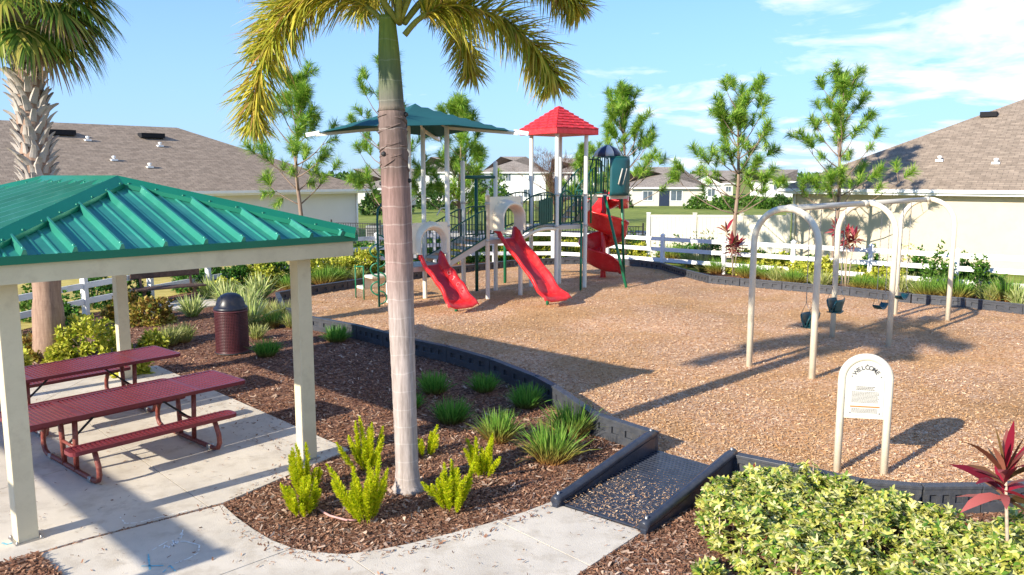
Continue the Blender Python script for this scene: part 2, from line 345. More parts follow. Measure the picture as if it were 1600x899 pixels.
def join(parts):
    Vs, Fs, b = [], [], 0
    for V, Fq in parts: Vs.append(V); Fs.append(Fq + b); b += len(V)
    return np.concatenate(Vs), np.concatenate(Fs)
def grass_mesh(seed, n=260, h=.4, r=.1, spread=.75, wd=.012, droop=1.0, mt='grass_a'):
    g = np.random.default_rng(seed); a = g.uniform(0, 6.283, n); rr = r * np.sqrt(g.uniform(0, 1, n))
    P = np.stack([rr * np.cos(a), rr * np.sin(a), np.zeros(n)], 1)
    t = g.uniform(0, spread, n) * (.35 + .65 * rr / r); a2 = a + g.normal(0, .5, n)
    D = np.stack([np.cos(a2) * np.sin(t), np.sin(a2) * np.sin(t), np.cos(t)], 1)
    V, Fq = blades(P, D, h * g.uniform(.6, 1.15, n), wd * g.uniform(.7, 1.3, n), droop * g.uniform(.4, 1.3, n), rng=g)
    V[:, 2] = np.maximum(V[:, 2], .005)
    return mesh_np('blades', V, Fq, M[mt])
def shrub_mesh(seed, n, rx, ry, h, leaf=.08, lw=.5, per=5, mt='gshrub', flat=.0):
    """rosettes of leaves through a lumpy dome"""
    g = np.random.default_rng(seed)
    u = unit(g.normal(size=(n, 3))); u[:, 2] = np.abs(u[:, 2])
    q = g.uniform(.55, 1.0, n) ** .6
    lump = 1 + .22 * np.sin(u[:, 0] * 5 + seed) * np.cos(u[:, 1] * 6 + seed * 2) + .12 * np.sin(u[:, 2] * 9 + seed)
    C = u * (q * lump)[:, None] * np.array((rx, ry, h)); C[:, 2] = np.maximum(C[:, 2], .04)
    P = np.repeat(C, per, 0); U = np.repeat(u, per, 0)
    D = unit(U * .7 + np.array((0, 0, .35)) + g.normal(0, .62, (n * per, 3)))
    V, Fq = blades(P, D, leaf * g.uniform(.7, 1.25, n * per), leaf * lw * g.uniform(.8, 1.2, n * per), g.uniform(.2, 1.1, n * per), PROF_LEAF, rng=g)
    return mesh_np('foliage', V, Fq, M[mt])
exec_rng = random.Random(7)

def glyphs(name, body, size, ext, mt, parent):
    cu = bpy.data.curves.new(name, 'FONT'); cu.body = body; cu.size = size; cu.extrude = ext; cu.offset = size * .02; cu.align_x = 'CENTER'; cu.align_y = 'CENTER'
    tmp = bpy.data.objects.new(name, cu); COL.objects.link(tmp); me = bpy.data.meshes.new_from_object(tmp); bpy.data.objects.remove(tmp)
    me.materials.clear(); me.materials.append(M[mt]); return link(name, me, parent)

# ================================================================== GROUND
def in_poly(P, poly):
    x, y = P[:, 0], P[:, 1]; r = np.zeros(len(P), bool); n = len(poly)
    for i in range(n):
        x0, y0 = poly[i][:2]; x1, y1 = poly[(i + 1) % n][:2]
        if y0 == y1: continue
        r ^= ((y0 > y) != (y1 > y)) & (x < (x1 - x0) * (y - y0) / (y1 - y0) + x0)
    return r
def sheet(name, poly, z, mt, parent=None):
    from mathutils.geometry import tessellate_polygon
    vs = [Vector((p[0], p[1], z)) for p in poly]; mb = MB()
    tris = tessellate_polygon([vs]); out = []
    for t in tris:
        a, b, c = (vs[i] for i in t)
        out.append(t if (b - a).cross(c - a).z > 0 else t[::-1])
    mb.add(vs, out); return mb.build(name, mt, parent)
def clip(poly, a, b, off=0.0):
    """keep what lies left of the line a->b, moved off metres to the left"""
    d = Vector((b[0] - a[0], b[1] - a[1])).normalized(); nn = Vector((-d.y, d.x)); out = []
    f = lambda p: (p[0] - a[0]) * nn.x + (p[1] - a[1]) * nn.y - off
    for i in range(len(poly)):
        p, q = poly[i], poly[(i + 1) % len(poly)]; fp, fq = f(p), f(q)
        if fp >= 0: out.append((p[0], p[1]))
        if (fp >= 0) != (fq >= 0):
            t = fp / (fp - fq); out.append((p[0] + (q[0] - p[0]) * t, p[1] + (q[1] - p[1]) * t))
    return out
def far_z(Y): t = min(1, max(0, (Y - 52) / 90)); return -.05 - 1.15 * t * t * (3 - 2 * t)
ys = [-60, -10, 0, 10, 20, 30, 40, 52, 60, 70, 80, 90, 100, 110, 120, 130, 142, 200, 400, 1000, 3000]
xs = [-3000, -600, -200, -100, -60, -30, -10, 10, 30, 60, 100, 200, 600, 3000]
lm = MB(); lm.grid([[(x, y, far_z(y)) for y in ys] for x in reversed(xs)]); struct(lm.build('lawn', 'lawn'))
struct(sheet('road', [(-8, 44), (13, 44), (14, 50.5), (-9, 50.5)], -.03, 'road'))
FENCE = [(-12.2, 10), (-11.2, 15.2), (-10.7, 18.6), (-9.9, 21.9), (-8.9, 25), (-7.4, 27.5), (-5.6, 29.4), (-3.2, 31), (0, 32), (2.6, 31.7), (4.7, 29.9), (6.8, 28.2), (8.75, 26.6), (10.85, 25.0), (12.6, 23.45), (14.6, 21.9), (16.8, 20.3)]
bed_poly = [(-13, 2), *[(x, y) for x, y in FENCE], (18.5, 18.5), (18.5, 2)]
struct(sheet('planting_bed', bed_poly, 0, 'bedmulch'))
struct(sheet('dry_lawn', [(-12.3, 8), *[(x - .1, y + .12) for x, y in FENCE[:7]], (-5.4, 33), (-7.2, 41.8), (-8.0, 41.2), (-40, 9.0)], -.012, 'drylawn'))
struct(sheet('grass_strip', [(x + .1, y + .12) for x, y in FENCE[10:]][::-1] + [(8.6, 31.0), (11.4, 32.7), (19.3, 26.6), (24, 23)], -.014, 'lawn'))
B_FRONT = [(433, 457), (443, 479), (483, 494), (560, 508), (646, 530), (700, 541), (768, 560), (840, 588), (866, 602), (929, 645), (1026, 676)]
B_RIGHT = [(1146, 708), (1240, 727), (1345, 750), (1440, 758), (1531, 757), (1640, 752), (1760, 720)]
B_BACK = [(1760, 500), (1600, 476), (1510, 466), (1425, 459.5), (1329, 449), (1223, 440.5), (1157, 435), (1108, 430.5), (1066, 420), (1035, 411), (1000, 406.5), (940, 402.5), (875, 403), (800, 407), (720, 415.5), (597, 431), (480, 448), (433, 457)]
bf = [G(x, y, .3).xy for x, y in B_FRONT]; br_ = [G(x, y, .3).xy for x, y in B_RIGHT]; bb = [G(x, y, .3).xy for x, y in B_BACK]; br_.append(bb[0])
play_poly = [tuple(p) for p in bf] + [tuple(p) for p in br_] + [tuple(p) for p in bb[:-1]]
struct(sheet('play_surface', play_poly, .055, 'playmulch'))
border = thing('play_border', 'black plastic timber border running round the wood chip play area', 'border')
tb = MB(); tb.box((0, 0, .15), (.985, .03, .27)).box((0, 0, .285), (.99, .115, .035)).box((0, 0, .06), (.985, .098, .12)).box((0, 0, .24), (.985, .094, .065))
for k in range(5): tb.box((-.44 + k * .22, 0, .165), (.10, .096, .10))
tb.lathe([(.012, .0), (.022, .3), (.022, .309), (0, .311)], (-.47, 0, 0), 8); tb.lathe([(.012, .0), (.022, .3), (.022, .309), (0, .311)], (.47, 0, 0), 8)
first = None
for line in (bf, br_, bb):
    for p, q in zip(line[:-1], line[1:]):
        L = (q - p).length; n = max(1, round(L / 1.22))
        for i in range(n):
            c = p + (q - p) * ((i + .5) / n); rz = math.atan2(q.y - p.y, q.x - p.x)
            if first is None: first = tb.build('timber', 'curbgrey', border, bevel=.006); o = first
            else: o = inst('timber', first, border)
            o.location = (c.x, c.y, 0); o.rotation_euler.z = rz; o.scale.x = L / n
# concrete
A_poly = [G(545, 705), G(350, 788), G(137, 844), G(60, 867), G(-60, 900), (-9, 4.5), (-11.5, 8.5), G(44, 606) + Vector((-2.3, -2.6, 0)), G(44, 606), G(150, 588), G(245, 573)]
B_poly = [G(x, y) for x, y in ((348, 792), (370, 812), (395, 830), (425, 848), (460, 861), (500, 867), (540, 870), (590, 863), (640, 853), (700, 838), (760, 822), (820, 803), (878, 781), (1008, 831), (905, 899))] + [(-.4, 5.0), (-2.4, 3.2), (-8, 2.6), (-7.2, 5.0)] + [G(-60, 903), G(60, 870), G(137, 847)]
conc = struct(link('concrete_path', None)); first = sheet('joint_filler', [tuple(p[:2]) for p in A_poly], .006, 'dark', conc); sheet('joint_filler', [tuple(p[:2]) for p in B_poly], .005, 'dark', conc)
def cut(polys, a, b):
    out = []
    for p in polys:
        for q in (clip(p, a, b, .005), clip(p, b, a, .005)):
            if len(q) > 2: out.append(q)
    return out
A = cut([[tuple(p[:2]) for p in A_poly]], G(191, 700), G(310, 784)); A = cut(A, G(170, 640) + Vector((-1.2, .9, 0)), G(300, 760) + Vector((-3.4, 0.5, 0)))
A = cut(A, G(120, 730), G(500, 610))
Bq = cut([[tuple(p[:2]) for p in B_poly]], G(545, 873), G(582, 899)); Bq = cut(Bq, G(815, 836), G(945, 899)); Bq = cut(Bq, G(448, 864), G(364, 895))
def slab(poly):
    mb = MB(); vs = [Vector((p[0], p[1], 0)) for p in poly]
    from mathutils.geometry import tessellate_polygon
    ts = [t if (vs[t[1]] - vs[t[0]]).cross(vs[t[2]] - vs[t[0]]).z > 0 else t[::-1] for t in tessellate_polygon([vs])]
    n = len(poly); mb.add([(p[0], p[1], .022) for p in poly], ts)
    ar = sum(poly[i][0] * poly[(i + 1) % n][1] - poly[(i + 1) % n][0] * poly[i][1] for i in range(n))
    pl = poly if ar > 0 else poly[::-1]
    mb.add([(p[0], p[1], -.05) for p in pl] + [(p[0], p[1], .022) for p in pl], [(i, (i + 1) % n, n + (i + 1) % n, n + i) for i in range(n)])
    return mb.build('concrete_slab', 'concrete', conc)
for p in A + Bq: slab(p)
patch = [G(-60, 903)[:2], G(60, 870)[:2], G(96, 905)[:2], (-4.4, 5.2), (-6, 5.2)]
struct(sheet('corner_bed', patch, .034, 'bedmulch'))

def chips(name, polys, holes, n, mt, y0, y1, z, seed, lens=(.025, .07), xr=(-12, 17), pw=1.4):
    g = np.random.default_rng(seed); P = np.zeros((0, 2))
    while len(P) < n:
        u = g.uniform(0, 1, n * 2); e = 1 - pw
        Y = (y0 ** e + u * (y1 ** e - y0 ** e)) ** (1 / e); X = g.uniform(-.68, .68, n * 2) * Y
        Q = np.stack([X, Y], 1); k = np.zeros(len(Q), bool)
        for p in polys: k |= in_poly(Q, p)
        for p in holes: k &= ~in_poly(Q, p)
        P = np.concatenate([P, Q[k]])
    P = P[:n]; a = g.uniform(0, 6.283, n); t = g.normal(0, .28, n)
    D = np.stack([np.cos(a) * np.cos(t), np.sin(a) * np.cos(t), np.sin(t)], 1)
    sd = unit(np.cross(D, np.array((0, 0, 1.0)) + g.normal(0, .35, (n, 3))))
    L = g.uniform(*lens, n); Wd = L * g.uniform(.14, .4, n)
    B = np.concatenate([P, (z + g.uniform(.008, .02, n))[:, None]], 1) - D * (L / 2)[:, None]
    V, Fq = blades(B, D, L, Wd, 0, (1, .8), side=sd, rng=g)
    return mesh_np(name, V, Fq, M[mt])
A2 = [tuple(p[:2]) for p in A_poly]; B2 = [tuple(p[:2]) for p in B_poly]
stuff(chips('wood_chips', [play_poly], [], 125000, 'chip_t', 8.2, 31, .055, 1, (.018, .05)))
stuff(chips('mulch_chips', [bed_poly], [play_poly, A2, B2], 110000, 'chip_b', 6.2, 27, 0, 2, (.018, .058)))
stuff(chips('mulch_chips', [patch], [], 900, 'chip_b', 6, 8, .034, 22, (.03, .08)))
stuff(chips('pale_mulch_chips', [bed_poly], [play_poly, A2, B2], 4500, 'chip_g', 6.2, 25, .003, 3, (.03, .10)))
stuff(chips('scattered_chips', [A2, B2], [], 420, 'chip_b', 6.3, 12.5, .02, 4, (.015, .045)))
edgeB = [G(x, y)[:2] for x, y in ((348, 790), (395, 828), (460, 859), (540, 868), (640, 851), (760, 820), (878, 779), (1008, 829), (990, 850), (880, 800), (760, 842), (640, 872), (540, 886), (450, 880), (380, 850), (320, 800))]
stuff(chips('scattered_chips', [edgeB], [], 420, 'chip_b', 6.4, 9, .02, 5, (.015, .05)))
edgeA = [G(x, y)[:2] for x, y in ((545, 705), (245, 573), (215, 590), (300, 650), (440, 720), (350, 788))]
stuff(chips('scattered_chips', [edgeA], [], 420, 'chip_b', 7.5, 14, .02, 6, (.02, .05)))

# ---- entry ramp: ribbed black mat between two sloping rails
rp = [G(x_, y_, z_) * 1 for x_, y_, z_ in ((877, 776, .12), (1004, 815, .12), (1140, 708, .3), (1027, 678, .3))]
for p_ in rp: p_.z = 0
rampo = thing('entry_ramp', 'ribbed black plastic ramp between the path and the wood chips', 'ramp')
mb = MB(); mb.add([(p.x, p.y, z) for p, z in zip(rp, (.026, .026, .085, .085))] + [(p.x, p.y, -.05) for p in rp], [(0, 1, 2, 3), (0, 4, 5, 1), (1, 5, 6, 2), (2, 6, 7, 3), (3, 7, 4, 0)])
mb.build('ramp_deck', 'black', rampo)
mb = MB()
for k in range(34):
    t = (k + .5) / 34; a = rp[0].lerp(rp[3], t); b = rp[1].lerp(rp[2], t); z = .026 + .059 * t
    mb.bar((a.x, a.y, z + .006), (b.x, b.y, z + .006), .028, .016)
mb.build('ramp_ribs', 'curb', rampo)
def rail(p0, p1, z0, z1, lab):
    t = thing('ramp_rail', lab, 'ramp rail'); d = (p1 - p0); L = d.length
    prof = [(-.06, 0), (L, 0), (L, z1), (L * .93, z1), (L * .10, z0), (0, z0), (-.06, z0 * .6)]
    mb = MB(); n = len(prof); V = []
    for s_ in (-.035, .035): V += [(x, s_, z) for x, z in prof]
    mb.add(V, [tuple(range(n)), tuple(range(2 * n - 1, n - 1, -1))] + [(i, n + i, n + (i + 1) % n, (i + 1) % n) for i in range(n)])
    mb.build('rail_wall', 'curb', t, bevel=.008)
    cp = MB(); cp.tube([(-.06, 0, z0 * .8), (0, 0, z0), (L * .1, 0, z0 + .01), (L * .93, 0, z1), (L, 0, z1)], .055, 8); cp.build('rail_cap', 'curb', t)
    bo = MB()
    for x, z in ((L * .97, z1), (0, z0)): bo.lathe([(0, .075), (.014, .074), (.018, .04)], (x, 0, z), 8)
    bo.build('bolt', 'steel', t)
    t.location = (p0.x, p0.y, 0); t.rotation_euler.z = math.atan2(d.y, d.x)
rail(G(872, 776, .12), G(1020, 678, .3), .10, .30, 'black sloping ramp rail beside the mulch bed and grass clumps')
rail(G(1010, 815, .12), G(1146, 708, .3), .10, .30, 'black sloping ramp rail beside the variegated hedge')
stuff(chips('ramp_chips', [[p.xy for p in rp]], [], 3000, 'chip_t', 7, 10, .055, 8, (.010, .026)))
bpy.data.objects['ramp_chips'].location.z = .0

# ================================================================== PICNIC PAVILION
u = Vector((.692, .722, 0)).normalized(); m_ = Vector((-u.y, u.x, 0))
Bp = G(480, 718); Ap = Bp - u * 3.02; Cp = Bp + m_ * 5.6; Dp = Ap + m_ * 5.6
Rc = Vector((-1.84, 9.46, 0)); W_, LL, ZE, ZR, RUN = 4.0, 6.3, 2.70, 3.31, 1.80
pav = thing('picnic_pavilion', 'open picnic pavilion with a green ribbed metal hip roof', 'pavilion')
prz = math.atan2(u.y, u.x)
for p in (Ap, Bp, Cp, Dp):
    mb = MB(); mb.box((0, 0, 1.26), (.175, .175, 2.48)); c = mb.build('column', 'fascia', pav, bevel=.006); c.location = (p.x, p.y, 0); c.rotation_euler.z = prz
    mb = MB(); mb.box((0, 0, .028), (.235, .235, .012)); bp_ = mb.build('base_plate', 'steel', c)
    mb = MB()
    for sx in (-1, 1):
        for sy in (-1, 1): mb.lathe([(0, .055), (.010, .053), (.011, .03)], (sx * .1, sy * .1, 0), 6)
    stuff(mb.build('bolts', 'steel', bp_))
PT = lambda a, b, z: Rc - u * a + m_ * b + Vector((0, 0, z))      # a back along the short eave, b along the long eave
mid = W_ / 2
c0, c1, c2, c3 = PT(0, 0, ZE), PT(W_, 0, ZE), PT(W_, LL, ZE), PT(0, LL, ZE); r0, r1 = PT(mid, RUN, ZR), PT(mid, LL - RUN, ZR)
for f in ((c1, c0, r0), (c0, c3, r1, r0), (c3, c2, r1), (c2, c1, r0, r1)):
    mb = MB(); mb.add(f, [tuple(range(len(f)))]); mb.build('roof_panel', 'roofgreen', pav, solid=.01)
def side_ribs(E0, E1, inward, length, runf, seg):
    slope = math.atan2(ZR - ZE, mid)
    k = 0; s_ = seg / 2
    while s_ < length:
        run = runf(s_)
        if run > .12:
            a = E0 + (E1 - E0).normalized() * s_; b = a + inward * run; zt = ZE + (ZR - ZE) * run / (RUN if length == W_ else mid)
            b.z = zt; major = k % 3 == 0
            h, wd = (.062, .030) if major else (.012, .022)
            d = (b - a).normalized(); sd = (E1 - E0).normalized(); up = sd.cross(d); up = up if up.z > 0 else -up
            o_ = up * .005; V = []
            for p in (a, b): V += [p + o_ - sd * wd, p + o_ + up * h - sd * wd * .35, p + o_ + up * h + sd * wd * .35, p + o_ + sd * wd]
            mb = MB(); mb.add(V, [(0, 1, 5, 4), (1, 2, 6, 5), (2, 3, 7, 6), (0, 3, 2, 1), (4, 5, 6, 7)])
            if major: mb.lathe([(0, .016), (.014, .012), (.016, 0)], tuple(a + up * h + d * .05), 6); mb.build('roof_rib', 'roofgreen', pav)
            else: minor.add(mb.v, mb.f)
        s_ += seg / 3; k += 1
minor = MB()
side_ribs(c0, c1, m_, W_, lambda s_: min(s_, W_ - s_) * RUN / mid - .03, .41)
side_ribs(c3, c2, -m_, W_, lambda s_: min(s_, W_ - s_) * RUN / mid - .03, .41)
side_ribs(c0, c3, -u, LL, lambda s_: min(s_ * mid / RUN, (LL - s_) * mid / RUN, mid) - .03, .41)
side_ribs(c1, c2, u, LL, lambda s_: min(s_ * mid / RUN, (LL - s_) * mid / RUN, mid) - .03, .41)
stuff(minor.build('minor_ribs', 'roofgreen', pav))
def ridge_cap(a, b, n1_, n2_, name):
    d = (b - a).normalized(); mb = MB(); V = []
    for p in (a, b): V += [p + n1_ * .13 + Vector((0, 0, .032)), p + Vector((0, 0, .095)), p + n2_ * .13 + Vector((0, 0, .032))]
    V += [v - Vector((0, 0, .05)) for v in V]
    mb.add(V, [(0, 1, 4, 3), (1, 2, 5, 4), (0, 3, 9, 6), (2, 8, 11, 5), (0, 6, 7, 1), (1, 7, 8, 2), (3, 4, 10, 9), (4, 5, 11, 10)])
    for t in np.linspace(.06, .94, 9):
        for n_ in (n1_, n2_): mb.lathe([(0, .012), (.013, .008), (.014, -.01)], tuple(a.lerp(b, t) + n_ * .11 + Vector((0, 0, .045))), 6)
    mb.build(name, 'capgreen', pav)
def sideways(a, b):
    d = (b - a).normalized(); s_ = d.cross(Vector((0, 0, 1))).normalized(); return s_, -s_
for c_, r_ in ((c0, r0), (c1, r0), (c2, r1), (c3, r1)):
    s1_, s2_ = sideways(c_, r_); sl_ = Vector((0, 0, -.03)); ridge_cap(c_, r_, s1_ + sl_, s2_ + sl_, 'hip_cap')
s1_, s2_ = sideways(r0, r1); ridge_cap(r0, r1, s1_ + Vector((0, 0, -.25)), s2_ + Vector((0, 0, -.25)), 'ridge_cap')
ring = [(0, 0), (W_, 0), (W_, LL), (0, LL)]
def ringed(name, ins, z0, z1, th, mt):
    for i in range(4):
        q = [(ins, ins), (W_ - ins, ins), (W_ - ins, LL - ins), (ins, LL - ins)]; q2 = [(ins + th, ins + th), (W_ - ins - th, ins + th), (W_ - ins - th, LL - ins - th), (ins + th, LL - ins - th)]
        j = (i + 1) % 4; quad = [PT(*q[i], 0), PT(*q[j], 0), PT(*q2[j], 0), PT(*q2[i], 0)]
        mb = MB(); mb.prism([(p.x, p.y) for p in quad][::-1], z0, z1); mb.build(name, mt, pav)
ringed('drip_edge', -.012, ZE - .062, ZE + .012, .05, 'capgreen')
ringed('fascia_board', .03, ZE - .235, ZE - .063, .12, 'fascia')
mb = MB(); mb.prism([(PT(*q, 0).x, PT(*q, 0).y) for q in ((.15, .15), (.15, LL - .15), (W_ - .15, LL - .15), (W_ - .15, .15))], ZE - .16, ZE - .14); mb.build('soffit', 'fascia', pav)

# ---- picnic tables
t_ = Vector((.65, .76, 0)).normalized()
def picnic_table(label, NR):
    """local x runs along the table from its left end; y points away from the camera; NR = near right corner of the top"""
    LT, WT, HT = 2.66, .86, .76
    t = thing('picnic_table', label, 'picnic table', group='maroon picnic tables under the pavilion')
    rz = math.atan2(t_.y, t_.x); t.rotation_euler.z = rz
    q = Vector((-t_.y, t_.x, 0)); o = NR - t_ * LT; t.location = (o.x, o.y, 0)
    def slatted(name, x0, x1, y0, y1, z, r):
        fr = MB(); xa, xb = x0, x1
        path = []
        for cx, cy, a0 in ((xb - r, y0 + r, -90), (xb - r, y1 - r, 0), (xa + r, y1 - r, 90), (xa + r, y0 + r, 180)):
            for k in range(5):
                a = R(a0 + k * 22.5); path.append((cx + r * math.cos(a), cy + r * math.sin(a)))
        n = len(path); V = []
        for (px, py) in path:
            V += [(px, py, z - .045), (px, py, z)]
        inner = [((px - (xa + xb) / 2) * (1 - .04 / (xb - xa) * 2) + (xa + xb) / 2, (py - (y0 + y1) / 2) * (1 - .04 / (y1 - y0) * 2) + (y0 + y1) / 2) for px, py in path]
        for (px, py) in inner: V += [(px, py, z), (px, py, z - .045)]
        Fq = []
        for i in range(n):
            j = (i + 1) % n; Fq += [(2 * i, 2 * j, 2 * j + 1, 2 * i + 1), (2 * i + 1, 2 * j + 1, 2 * n + 2 * j, 2 * n + 2 * i), (2 * n + 2 * i, 2 * n + 2 * j, 2 * n + 2 * j + 1, 2 * n + 2 * i + 1)]
        fr.add(V, Fq); top = fr.build(name, 'tablered', t)
        sm_ = MB(); x = x0 + .05
        while x < x1 - .045:
            sm_.box((x, (y0 + y1) / 2, z - .014), (.030, y1 - y0 - .07, .020)); x += .050
        stuff(sm_.build('slats', 'tablered', top))
        for xx in (x0 + .62, x1 - .62):
            if y1 - y0 > .5: bn = MB(); bn.box((xx, (y0 + y1) / 2, z - .011), (.05, y1 - y0 - .075, .018)); bn.build('seam_band', 'tablered', top)
        return top
    slatted('tabletop', 0, LT, 0, WT, HT, .05)
    for yb in (-.34, WT + .09): slatted('bench_seat', .36, LT - .33, yb, yb + .25, .46, .07)
    for x in (.62, LT - .62):
        mb = MB(); yl, yr = -.36, WT + .36; zf = .055; rr = .03
        bend = lambda ye, sg: [(x, ye + sg * .34, zf), (x, ye + sg * .12, zf), (x, ye + sg * .03, zf + .03), (x, ye - sg * .01, zf + .10), (x, ye, zf + .2), (x, ye + sg * .05, zf + .29), (x, ye + sg * .09, .425)]
        L_ = bend(yl, 1); R_ = bend(yr, -1)
        mb.tube(L_[::-1] + R_, rr, 10); base = mb.build('leg_frame', 'frame', t)
        for yy in (WT / 2 - .17, WT / 2 + .17):
            pb = MB(); pb.tube([(x, yy, zf), (x, yy + (.05 if yy > WT / 2 else -.05), HT - .06)], .03, 10); pb.build('leg', 'frame', t)
        cb = MB(); cb.tube([(x, WT / 2 - .2, .33), (x, WT / 2 + .2, .33)], .02, 8); cb.build('crossbar', 'frame', t)
        ck = MB()
        for yy in (yl + .22, yr - .22): ck.box((x + .03, yy, .035), (.10, .05, .022)); ck.tube([(x - .034, yy, zf), (x + .034, yy, zf)], .037, 10)
        ck.build('anchor_clamp', 'steel', t)
    for x, xx in ((.62, 1.05), (LT - .62, LT - 1.05)):
        br = MB(); br.tube([(x, WT / 2, .34), (xx, WT / 2, HT - .05)], .014, 6); br.build('brace', 'black', t)
picnic_table('nearer maroon picnic table, its near bench close to the front column', G(385, 594, .76))
picnic_table('farther maroon picnic table, next to the mulch bed and trash can', G(284, 552, .76))

# ---- open arbor standing left of the pavilion, out of frame; its beams shade the paving
hA = 2.55; oc = G(303, 880) - Vector((.727, .686, 0)) * (hA * 2.184)
ar = thing('open_arbor', 'open beige beam arbor beside the picnic pavilion', 'arbor')
q_ = [oc, oc + m_ * 7.5, oc + m_ * 7.5 - u * 4, oc - u * 4]
for i in range(4):
    a, b = q_[i], q_[(i + 1) % 4]; d = (b - a).normalized() * .08; z = Vector((0, 0, hA))
    mb = MB(); mb.bar(a + z + d, b + z - d, .10, .24); mb.build('beam', 'fascia', ar); mb = MB(); mb.box((a.x, a.y, hA / 2 + .06), (.17, .17, hA + .13), rz=prz); mb.build('column', 'fascia', ar)

# ---- trash can
tr = thing('trash_can', 'maroon mesh trash can with a navy dome lid in the bed', 'trash can', G(356, 556) + Vector((0, .28, 0)))
tr.scale = (.92, .92, .97)
mb = MB(); rad = .33
for k in range(64):
    a = 2 * math.pi * k / 64; mb.box((rad * math.cos(a), rad * math.sin(a), .46), (.012, .014, .80), rz=a)
for k in range(27): mb.lathe([(rad + .006, -.006), (rad + .006, .006), (rad - .006, .006)], (0, 0, .07 + k * .03), 40)
mb.build('mesh_basket', 'basket', tr)
mb = MB(); mb.lathe([(.0, .06), (.29, .06), (.29, .84)], (0, 0, 0), 28); mb.build('liner', 'black', tr)
mb = MB(); mb.lathe([(.345, .84), (.35, .855), (.345, .875), (.32, .88)], (0, 0, 0), 32); mb.build('rim', 'basket', tr); mb = MB(); mb.lathe([(.34, .03), (.35, .04), (.34, .06)], (0, 0, 0), 32); mb.build('bottom_hoop', 'basket', tr)
mb = MB(); mb.lathe([(.12, 0), (.12, .04), (.36, .04), (.36, .02)], (0, 0, 0), 24); mb.build('base_ring', 'black', tr)
dome = [(.345, .885), (.35, .91), (.33, .935), (.30, .96), (.285, 1.02), (.25, 1.10), (.19, 1.165), (.11, 1.20), (0, 1.212)]
mb = MB(); mb.lathe(dome, (0, 0, 0), 32); lid = mb.build('dome_lid', 'navy', tr)
mb = MB(); hd = Vector((-.62, -.62, .35)).normalized(); hc = Vector((0, 0, .95)) + hd * .262
s_ = hd.cross(Vector((0, 0, 1))).normalized(); up = s_.cross(hd)
ringp = [hc + (s_ * math.cos(a) + up * math.sin(a)) * .105 for a in np.linspace(0, 2 * math.pi, 21)]
mb.tube(ringp, .016, 6, caps=False); mb.build('hatch_rim', 'navy', lid)
mb = MB(); mb.add([hc + hd * .012 + (s_ * math.cos(a) + up * math.sin(a)) * .10 for a in np.linspace(0, 2 * math.pi, 21)[:-1]], [tuple(range(20))]); mb.build('hatch_opening', 'dark', lid)

# ---- park bench on its pad
bn = thing('park_bench', 'brown plank park bench with backrest beside the white rail fence', 'bench', (-9.15, 21.2, 0), R(40))
for y, z, h in ((.33, .80, .22), (.33, .66, .03)):
    if h > .1:
        mb = MB(); mb.box((0, y, z), (1.8, .045, h)); mb.build('backrest_plank', 'brown', bn, bevel=.05)
for y in (-.12, .06, .24):
    mb = MB(); mb.box((0, y, .45), (1.8, .15, .045)); mb.build('seat_plank', 'brown', bn, bevel=.01)
for x in (-.65, .65):
    mb = MB(); mb.box((x, .02, .21), (.07, .07, .43)); mb.box((x, .08, .41), (.07, .42, .045)); mb.bar((x, .27, .42), (x, .37, .86), .06, .05); mb.build('bench_leg', 'brown', bn)
pad = [G(255, 470).xy + Vector((0, 0))] ; 
mb = MB(); mb.box((-8.75, 20.9, .0), (2.3, 1.5, .07), rz=R(40)); pd = mb.build('bench_pad', 'concrete'); struct(pd)

# ================================================================== PLAY STRUCTURE (local frame: x along the row of decks, y away from the camera)
ps = thing('play_structure', 'big play structure with red slides, green railings and teal shade canopy', 'playground', (-2.58, 20.2, 0.02), math.atan2(.62, .78))
def part(mb, name, mt, parent=None, **k): return mb.build(name, mt, parent or ps, **k)
def post(x, y, z, cap='dome', mt='pale', parent=None, sleeve=None):
    mb = MB(); mb.lathe([(.062, 0), (.062, z), (.05, z + .03), (0, z + .045)] if cap == 'dome' else [(.062, 0), (.062, z), (.068, z), (.068, z + .03), (.03, z + .07), (.045, z + .10), (.03, z + .15), (0, z + .17)], (x, y, 0), 14)
    o = part(mb, 'post', mt)
    cl = MB()
    for zz in sleeve or (): cl.lathe([(.063, zz), (.078, zz + .01), (.078, zz + .06), (.063, zz + .07)], (x, y, 0), 12)
    if sleeve: part(cl, 'clamp', 'taupe', o)
    return o
for x, y, z, c, sl_ in ((0, 0, 4.58, 'dome', (1.0, 1.7)), (1.15, 0, 4.62, 'dome', (1.0, 2.05)), (0, 1.15, 4.62, 'dome', (1.0, 2.05)), (1.15, 1.15, 4.62, 'dome', (1.0,)),
                   (2.45, 0, 2.85, 'fin', (1.6, 2.6)), (3.6, 0, 2.80, 'dome', (1.6, 2.6)), (2.45, 1.15, 3.76, 'dome', (1.6, 2.6)), (3.6, 1.15, 3.76, 'dome', (1.6, 2.6)),
                   (4.95, 0, 4.6, 'dome', (1.88, 2.8)), (6.10, 0, 4.6, 'dome', (1.88, 2.8)), (4.95, 1.15, 4.6, 'dome', (1.88,)), (6.10, 1.15, 4.6, 'dome', (1.88,))):
    post(x, y, z, c, sleeve=sl_)
DK = dict(A=(0, 1.15, 1.08), C=(2.45, 3.6, 1.66), T=(4.95, 6.10, 1.95), D=(7.05, 7.95, 2.80))
for x0, x1, z in DK.values():
    mb = MB(); mb.box(((x0 + x1) / 2, .575, z - .03), (x1 - x0, 1.15, .05)); dk = part(mb, 'deck', 'taupe')
    for yy in (0, 1.15):
        mb = MB(); mb.box(((x0 + x1) / 2, yy, z - .07), (x1 - x0 - .12, .03, .12)); part(mb, 'deck_skirt', 'taupe', dk)
